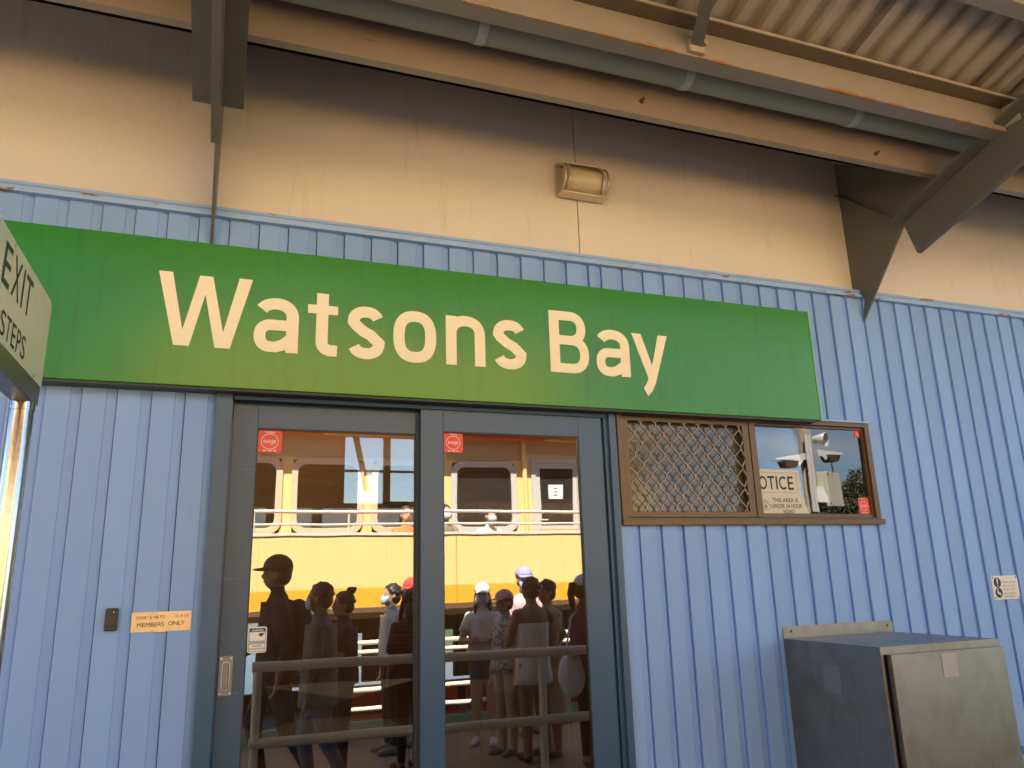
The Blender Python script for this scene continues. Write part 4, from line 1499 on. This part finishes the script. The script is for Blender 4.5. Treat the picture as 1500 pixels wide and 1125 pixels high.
    for f in range(len(cen)):
        nm = names[idx[f]]
        q = tt[f]
        zz = cen[f][2]
        if nm == 'torso':
            slots[f] = 1 if q > .16 else 2
            if bare and q > .70:
                slots[f] = 0
        elif nm == 'uparm':
            slots[f] = 1 if q < sleeve * 1.6 and not bare else 0
        elif nm == 'forearm':
            slots[f] = 1 if sleeve > .62 and q < (sleeve - .62) * 2.6 else 0
        elif nm == 'thigh':
            slots[f] = 2 if q < pants * 2 else 0
        elif nm == 'shin':
            slots[f] = 2 if pants > .5 and q < (pants - .5) * 2 * .97 else 0
        elif nm == 'foot':
            slots[f] = 3
        elif nm == 'neck':
            slots[f] = 1 if q < .10 and not bare else 0
    me.materials.clear()
    for k in (SKINS[skin], top, bottom, shoe):
        me.materials.append(k)
    me.polygons.foreach_set('material_index', slots.astype(np.int32))
    me.polygons.foreach_set('use_smooth', [True] * len(me.polygons))
    root = thing('person', label, 'person', group=group)
    minz = co[:, 2].min() if not seated else hipz - .07
    sc = H / ((headc.z + .068) - minz)
    root.location = (x, y, z - minz * sc)
    root.rotation_euler = (0, 0, math.radians(head_deg - 90))
    root.scale = (sc, sc, sc)

    def part(mb_, nm, mt, smooth=True, solidify=0):
        o_ = mb_.build(nm, mt, root, smooth=smooth)
        if solidify:
            q = o_.modifiers.new('thick', 'SOLIDIFY')
            q.thickness = solidify
        return o_
    bo = bpy.data.objects.new('body', me)
    COL.objects.link(bo)
    bo.parent = root
    # face
    for s in (-1, 1):
        part(MB().ball(hd_((s * .0185, .0485, .004)), .0065, .004, .0045, 8, 6, rt), 'eye', EYE)
    if mask:
        m_ = MB()
        rows = []
        for j in range(5):
            for k in range(9):
                a = math.radians(20 + 140 * k / 8)
                zz = -.052 + .052 * j / 4
                r_ = .050 + .008 * math.sin(PI * j / 4)
                m_.v.append(tuple(hd_((r_ * .82 * math.cos(a), .012 + r_ * math.sin(a), zz))))
        for j in range(4):
            for k in range(8):
                a = j * 9 + k
                m_.f.append((a, a + 1, a + 10, a + 9))
        part(m_, 'face_mask', MASKM, solidify=.002)
    else:
        part(MB().ball(hd_((0, .0525, -.034)), .014, .005, .0045, 10, 6, rt), 'mouth', LIP)
    # hair
    hm = MB()
    hm.ball(hd_((0, -.014, .022)), .0515, .058, .0545, 18, 12, rt)
    hm.ball(hd_((0, -.030, -.008)), .046, .038, .046, 14, 10, rt)
    if hairdo == 'bun':
        hm.ball(hd_((0, -.050, .075)), .026, .026, .022, 12, 8, rt)
        for k in range(6):
            a = k * 1.05
            hm.ball(hd_((.020 * math.cos(a), -.050 + .020 * math.sin(a), .078 + .008 * (k % 2))), .012, .012, .009, 8, 6, rt)
    elif hairdo == 'pony':
        hm.tube([hd_((0, -.058, .030)), hd_((0, -.086, .030)), hd_((0, -.098, -.02)), hd_((0, -.088, -.085)), hd_((0, -.082, -.12))], [.014, .021, .022, .016, .004], 10)
    elif hairdo == 'long':
        hm.tube([hd_((0, -.03, 0)), hd_((0, -.044, -.06)), hd_((0, -.052, -.13)), hd_((0, -.052, -.19))], [.046, .048, .044, .02], 12)
        for s in (-1, 1):
            hm.tube([hd_((s * .042, -.005, .01)), hd_((s * .050, .004, -.06)), hd_((s * .048, .022, -.14))], [.014, .017, .007], 8)
    elif hairdo == 'knot':
        hm.ball(hd_((0, -.060, .030)), .024, .022, .024, 12, 8, rt)
    hr__ = random.Random(int(abs(x * 1000 + y * 77)))
    for _ in range(0 if cap else 44):
        a, b = hr__.uniform(0, 2 * PI), hr__.uniform(-.25, 1.3)
        q = Vector((.045 * math.cos(b) * math.cos(a), -.014 + .050 * math.cos(b) * math.sin(a), .020 + .047 * math.sin(b)))
        if q.y > .018 and q.z < .045:
            continue
        hm.ball(hd_(q), hr__.uniform(.008, .012), hr__.uniform(.010, .018), hr__.uniform(.009, .016), 8, 6, rt)
    part(hm, 'hair', HAIR[hair])
    if not bare and sleeve > .3:
        for s, sgn in (('L', -1), ('R', 1)):
            sh = hip + up(.266) + V((sgn * .080, 0, 0))
            u = A[s][0].normalized()
            e_ = sh + V((sgn * .012, 0, 0)) + u * .175 * min(sleeve * 1.5, 1)
            sl_ = MB().tube([sh - u * .008, sh + u * .03, (sh + e_) / 2 + u * .02, e_], [.030, .043, .043, .041], 12, cap=False)
            part(sl_, 'sleeve', top, solidify=.003)
    if cap:
        cm = MB()
        nr_, na = 7, 20
        for j in range(nr_):
            t_ = (PI / 2) * j / (nr_ - 1)
            for k in range(na):
                a = 2 * PI * k / na
                cm.v.append(tuple(hd_((.0565 * math.cos(t_) * math.cos(a), -.006 + .0665 * math.cos(t_) * math.sin(a), .026 + .062 * math.sin(t_)))))
        for j in range(nr_ - 1):
            for k in range(na):
                cm.f.append((j * na + k, j * na + (k + 1) % na, (j + 1) * na + (k + 1) % na, (j + 1) * na + k))
        vo = len(cm.v)
        for j in range(4):
            for k in range(9):
                a = math.radians(25 + 130 * k / 8)
                r_ = .0 + .044 * j / 3
                cm.v.append(tuple(hd_((.0565 * math.cos(a) * (1 - .05 * j), -.006 + .0665 * math.sin(a) + r_ * (.35 + .65 * math.sin(a)), .030 - .008 * j / 3 - .010 * abs(math.cos(a)) * j / 3))))
        for j in range(3):
            for k in range(8):
                a = vo + j * 9 + k
                cm.f.append((a, a + 1, a + 10, a + 9))
        part(cm, 'cap', cap, solidify=.003)
    if skirt:
        ln, fl, mt = skirt
        s_ = MB()
        rows = 7
        for j in range(rows):
            q = j / (rows - 1)
            zz = hipz + .07 - q * ln
            for k in range(28):
                a = 2 * PI * k / 28
                rr = 1 + .05 * q * math.sin(7 * a + .6)
                s_.v.append(((.090 + fl * q) * math.cos(a) * rr, (.074 + fl * q) * math.sin(a) * rr + t * (zz - hipz) * .2, zz))
        for j in range(rows - 1):
            for k in range(28):
                s_.f.append((j * 28 + k, j * 28 + (k + 1) % 28, (j + 1) * 28 + (k + 1) % 28, (j + 1) * 28 + k))
        part(s_, 'skirt', mt, solidify=.004)
    if loose:
        z1, z0, fl, mt = loose
        s_ = MB()
        rows = 9
        for j in range(rows):
            q = j / (rows - 1)
            s0 = z1 - q * (z1 - z0)
            c = hip + up(s0)
            for k in range(28):
                a = 2 * PI * k / 28
                rr = 1 + .045 * q * math.sin(6 * a + 1) + .02 * math.sin(11 * a + 9 * q)
                wx = .104 - .010 * math.sin(PI * q) + fl * q
                s_.v.append((c.x + wx * math.cos(a) * rr, c.y + (.074 + fl * q) * math.sin(a) * rr, c.z))
        for j in range(rows - 1):
            for k in range(28):
                s_.f.append((j * 28 + k, j * 28 + (k + 1) % 28, (j + 1) * 28 + (k + 1) % 28, (j + 1) * 28 + k))
        part(s_, 'shirt', mt, solidify=.004)
    return root


WHT = cloth('white', (.74, .72, .68))
DKC = cloth('black', (.03, .028, .03))
DEN = cloth('denim', (.10, .15, .22))
GRB = cloth('slate', (.13, .145, .15))
OLV = cloth('olive', (.20, .19, .12))
RDS = cloth('dark_red', (.22, .035, .03), dirt=(.03, .02, .02), dscale=(2, 2, 70), dthr=(.48, .52))
MAR = cloth('maroon', (.16, .035, .06))
BEI = cloth('beige', (.50, .42, .32))
PNK = cloth('pink', (.72, .40, .42))
LAV = cloth('lavender', (.33, .33, .60))
CAPW = cloth('cap_white', (.72, .70, .68))
REDC = cloth('cap_red', (.70, .06, .04))
PAT = cloth('patterned', (.55, .53, .50), dirt=(.12, .12, .16), dscale=(60, 60, 60), dthr=(.50, .54))
ORA = cloth('orange', (.75, .20, .05))
KHA = cloth('khaki', (.30, .25, .18))
SHO = cloth('shoe_grey', (.22, .21, .20))
SHW = cloth('shoe_white', (.62, .60, .57))
WALK = {'L': ((0, .36, -1), (0, -.22, -1)), 'R': ((0, -.22, -1), (0, -.55, -1))}
CROSS = {'L': ((-.28, .30, -1), (.95, .42, .12)), 'R': ((.28, .30, -1), (-.95, .46, .10))}

person('tall dark figure in a peaked cap walking left past the white sticker', .47, -3.9, 0, 180, 1.83, 'brown', 'black', DKC, DKC, DKC, arms={'L': ((-.1, .25, -1), (.1, .9, -.5)), 'R': ((.12, -.2, -1), (.05, .2, -1))}, legs=WALK, cap=DKC, sleeve=.9, loose=(.27, -.05, .014, DKC))
person('person in a long slate blue shirt and jeans walking left', .78, -3.45, 0, 200, 1.61, 'brown', 'black', GRB, DEN, SHO, legs=WALK, sleeve=1.0, mask=True, loose=(.27, -.10, .018, GRB), hairdo='short')
person('woman in a black tee with a messy hair bun facing left', 1.05, -4.0, 0, 178, 1.53, 'tan', 'black', DKC, DKC, SHO, arms={'L': ((-.1, .25, -1), (.15, .8, -.35)), 'R': ((.1, .3, -1), (-.1, .8, -.2))}, hairdo='bun', mask=False, loose=(.27, -.03, .012, DKC))
person('woman in a white tee with a ponytail beside the dark red striped shirt', 1.66, -4.9, 0, 172, 1.58, 'tan', 'black', WHT, DKC, SHO, hairdo='pony', mask=True, loose=(.27, -.02, .012, WHT))
person('person in a dark red shirt with their back to the door', 1.66, -4.1, 0, 255, 1.52, 'brown', 'black', RDS, DKC, DKC, sleeve=.6, hairdo='long', loose=(.27, -.04, .013, RDS))
person('person in a bright red cap half hidden at the left pane edge', 1.94, -5.2, 0, 150, 1.62, 'tan', 'brown', OLV, DEN, SHO, cap=REDC)
person('girl in a white cap, face mask and white tee with folded arms', 2.61, -4.9, 0, 118, 1.55, 'pale', 'brown', WHT, DEN, SHW, arms=CROSS, cap=CAPW, hairdo='long', mask=True, pants=.26, head_turn=-10, loose=(.27, .01, .010, WHT))
person('girl in a pink cap and patterned blouse beside the folded arms girl', 2.66, -4.35, 0, 160, 1.48, 'tan', 'brown', PAT, BEI, SHO, cap=PNK, hairdo='short', loose=(.27, -.03, .014, PAT), pants=.3)
person('tall person in a lavender cap standing behind the pink cap', 3.19, -5.2, 0, 95, 1.71, 'pale', 'brown', PNK, DEN, SHO, cap=LAV, mask=True, loose=(.27, -.03, .012, PNK))
person('woman seen from behind in a white off-shoulder top with a hand on her hip', 2.78, -3.95, 0, 262, 1.61, 'brown', 'black', WHT, KHA, DKC, arms={'L': ((-.85, -.1, -1), (.75, .25, -.75)), 'R': ((.25, .25, -1), (-.5, .8, .3))}, hairdo='knot', bare=True, loose=(.205, -.12, .012, WHT), legs={'L': ((-.05, .1, -1), (.02, -.45, -1)), 'R': ((.0, .05, -1), (0, -.05, -1))}, pants=.28)
person('person in a beige dress with a hand raised to the chin', 3.02, -4.12, 0, 165, 1.58, 'tan', 'black', BEI, BEI, SHO, arms={'L': ((-.1, .45, -1), (.25, .45, 1)), 'R': ((.1, .3, -1), (-.8, .5, .0))}, skirt=(.42, .045, BEI), hairdo='short', pants=.2)
person('woman in a pale cap and maroon tee with a ponytail facing right', 3.12, -3.5, 0, -8, 1.60, 'tan', 'black', MAR, DKC, SHO, cap=CAPW, hairdo='pony', arms={'R': ((.12, .1, -1), (.0, .35, -1)), 'L': ((-.1, -.12, -1), (-.05, .1, -1))}, loose=(.27, -.02, .010, MAR))
FG = 'masked passengers seated on the ferry deck'
person('ferry passenger in an olive jacket and blue mask at the pane edge', 2.78, -7.02, 1.74, 75, .86, 'tan', 'black', OLV, DKC, SHO, legs={'L': ((-.1, 1, -.05), (0, .05, -1)), 'R': ((.1, 1, -.05), (0, .05, -1))}, arms={'L': ((-.2, .15, -1), (.2, .8, -.1)), 'R': ((.2, .15, -1), (-.2, .8, -.1))}, seated=True, mask=True, sleeve=1.0, group=FG)
person('ferry passenger in a white tee and blue mask looking down over the rail', 3.36, -7.02, 1.74, 80, .80, 'pale', 'black', WHT, DEN, SHO, legs={'L': ((-.1, 1, -.05), (0, .05, -1)), 'R': ((.1, 1, -.05), (0, .05, -1))}, arms={'L': ((-.25, .2, -1), (.3, .7, .1)), 'R': ((.25, .2, -1), (-.3, .7, .1))}, seated=True, mask=True, lean=.25, group=FG)
person('ferry passenger in an orange top just inside the left pane edge', 2.27, -7.02, 1.74, 85, .84, 'pale', 'brown', ORA, DKC, SHO, legs={'L': ((-.1, 1, -.05), (0, .05, -1)), 'R': ((.1, 1, -.05), (0, .05, -1))}, arms={'L': ((-.2, .15, -1), (.2, .8, -.1)), 'R': ((.2, .15, -1), (-.2, .8, -.1))}, seated=True, group=FG)
MB().box(1.9, 4.1, -7.22, -6.88, 1.68, 1.72).build('deck_bench', FRED, ferry)
MB().box(2.35, 2.42, -7.2, -6.9, DK, 1.679).box(3.98, 4.05, -7.2, -6.9, DK, 1.679).build('bench_frame', FRAIL, ferry)

bag = thing('shoulder_bag', 'white cloth bag hanging beside the maroon tee woman', 'bag')
MB().ball((2.93, -3.42, .78), .13, .08, .19, 16, 12).build('bag_sack', WHT, bag, smooth=True)
MB().tube([(2.88, -3.42, .95), (2.96, -3.45, 1.25), (3.05, -3.47, 1.32)], .010, 8).build('bag_strap', WHT, bag)
tag(MB().tube([(2.92, -3.36, .93), (2.94, -3.36, 1.00)], [.045, .03], 12).build('bottle', mat('lime_plastic', (.30, .62, .06), .4)), 'lime green bottle sticking out of the white cloth bag', 'bottle')
bk_ = thing('backpack', 'dark backpack on the tall figure in the cap', 'backpack')
MB().ball((.64, -3.9, 1.27), .12, .15, .22, 16, 12).build('pack_body', DKC, bk_, smooth=True)
MB().tube([(.60, -3.80, 1.46), (.50, -3.76, 1.50), (.42, -3.77, 1.36), (.46, -3.78, 1.18)], .014, 8).build('pack_strap', DKC, bk_)
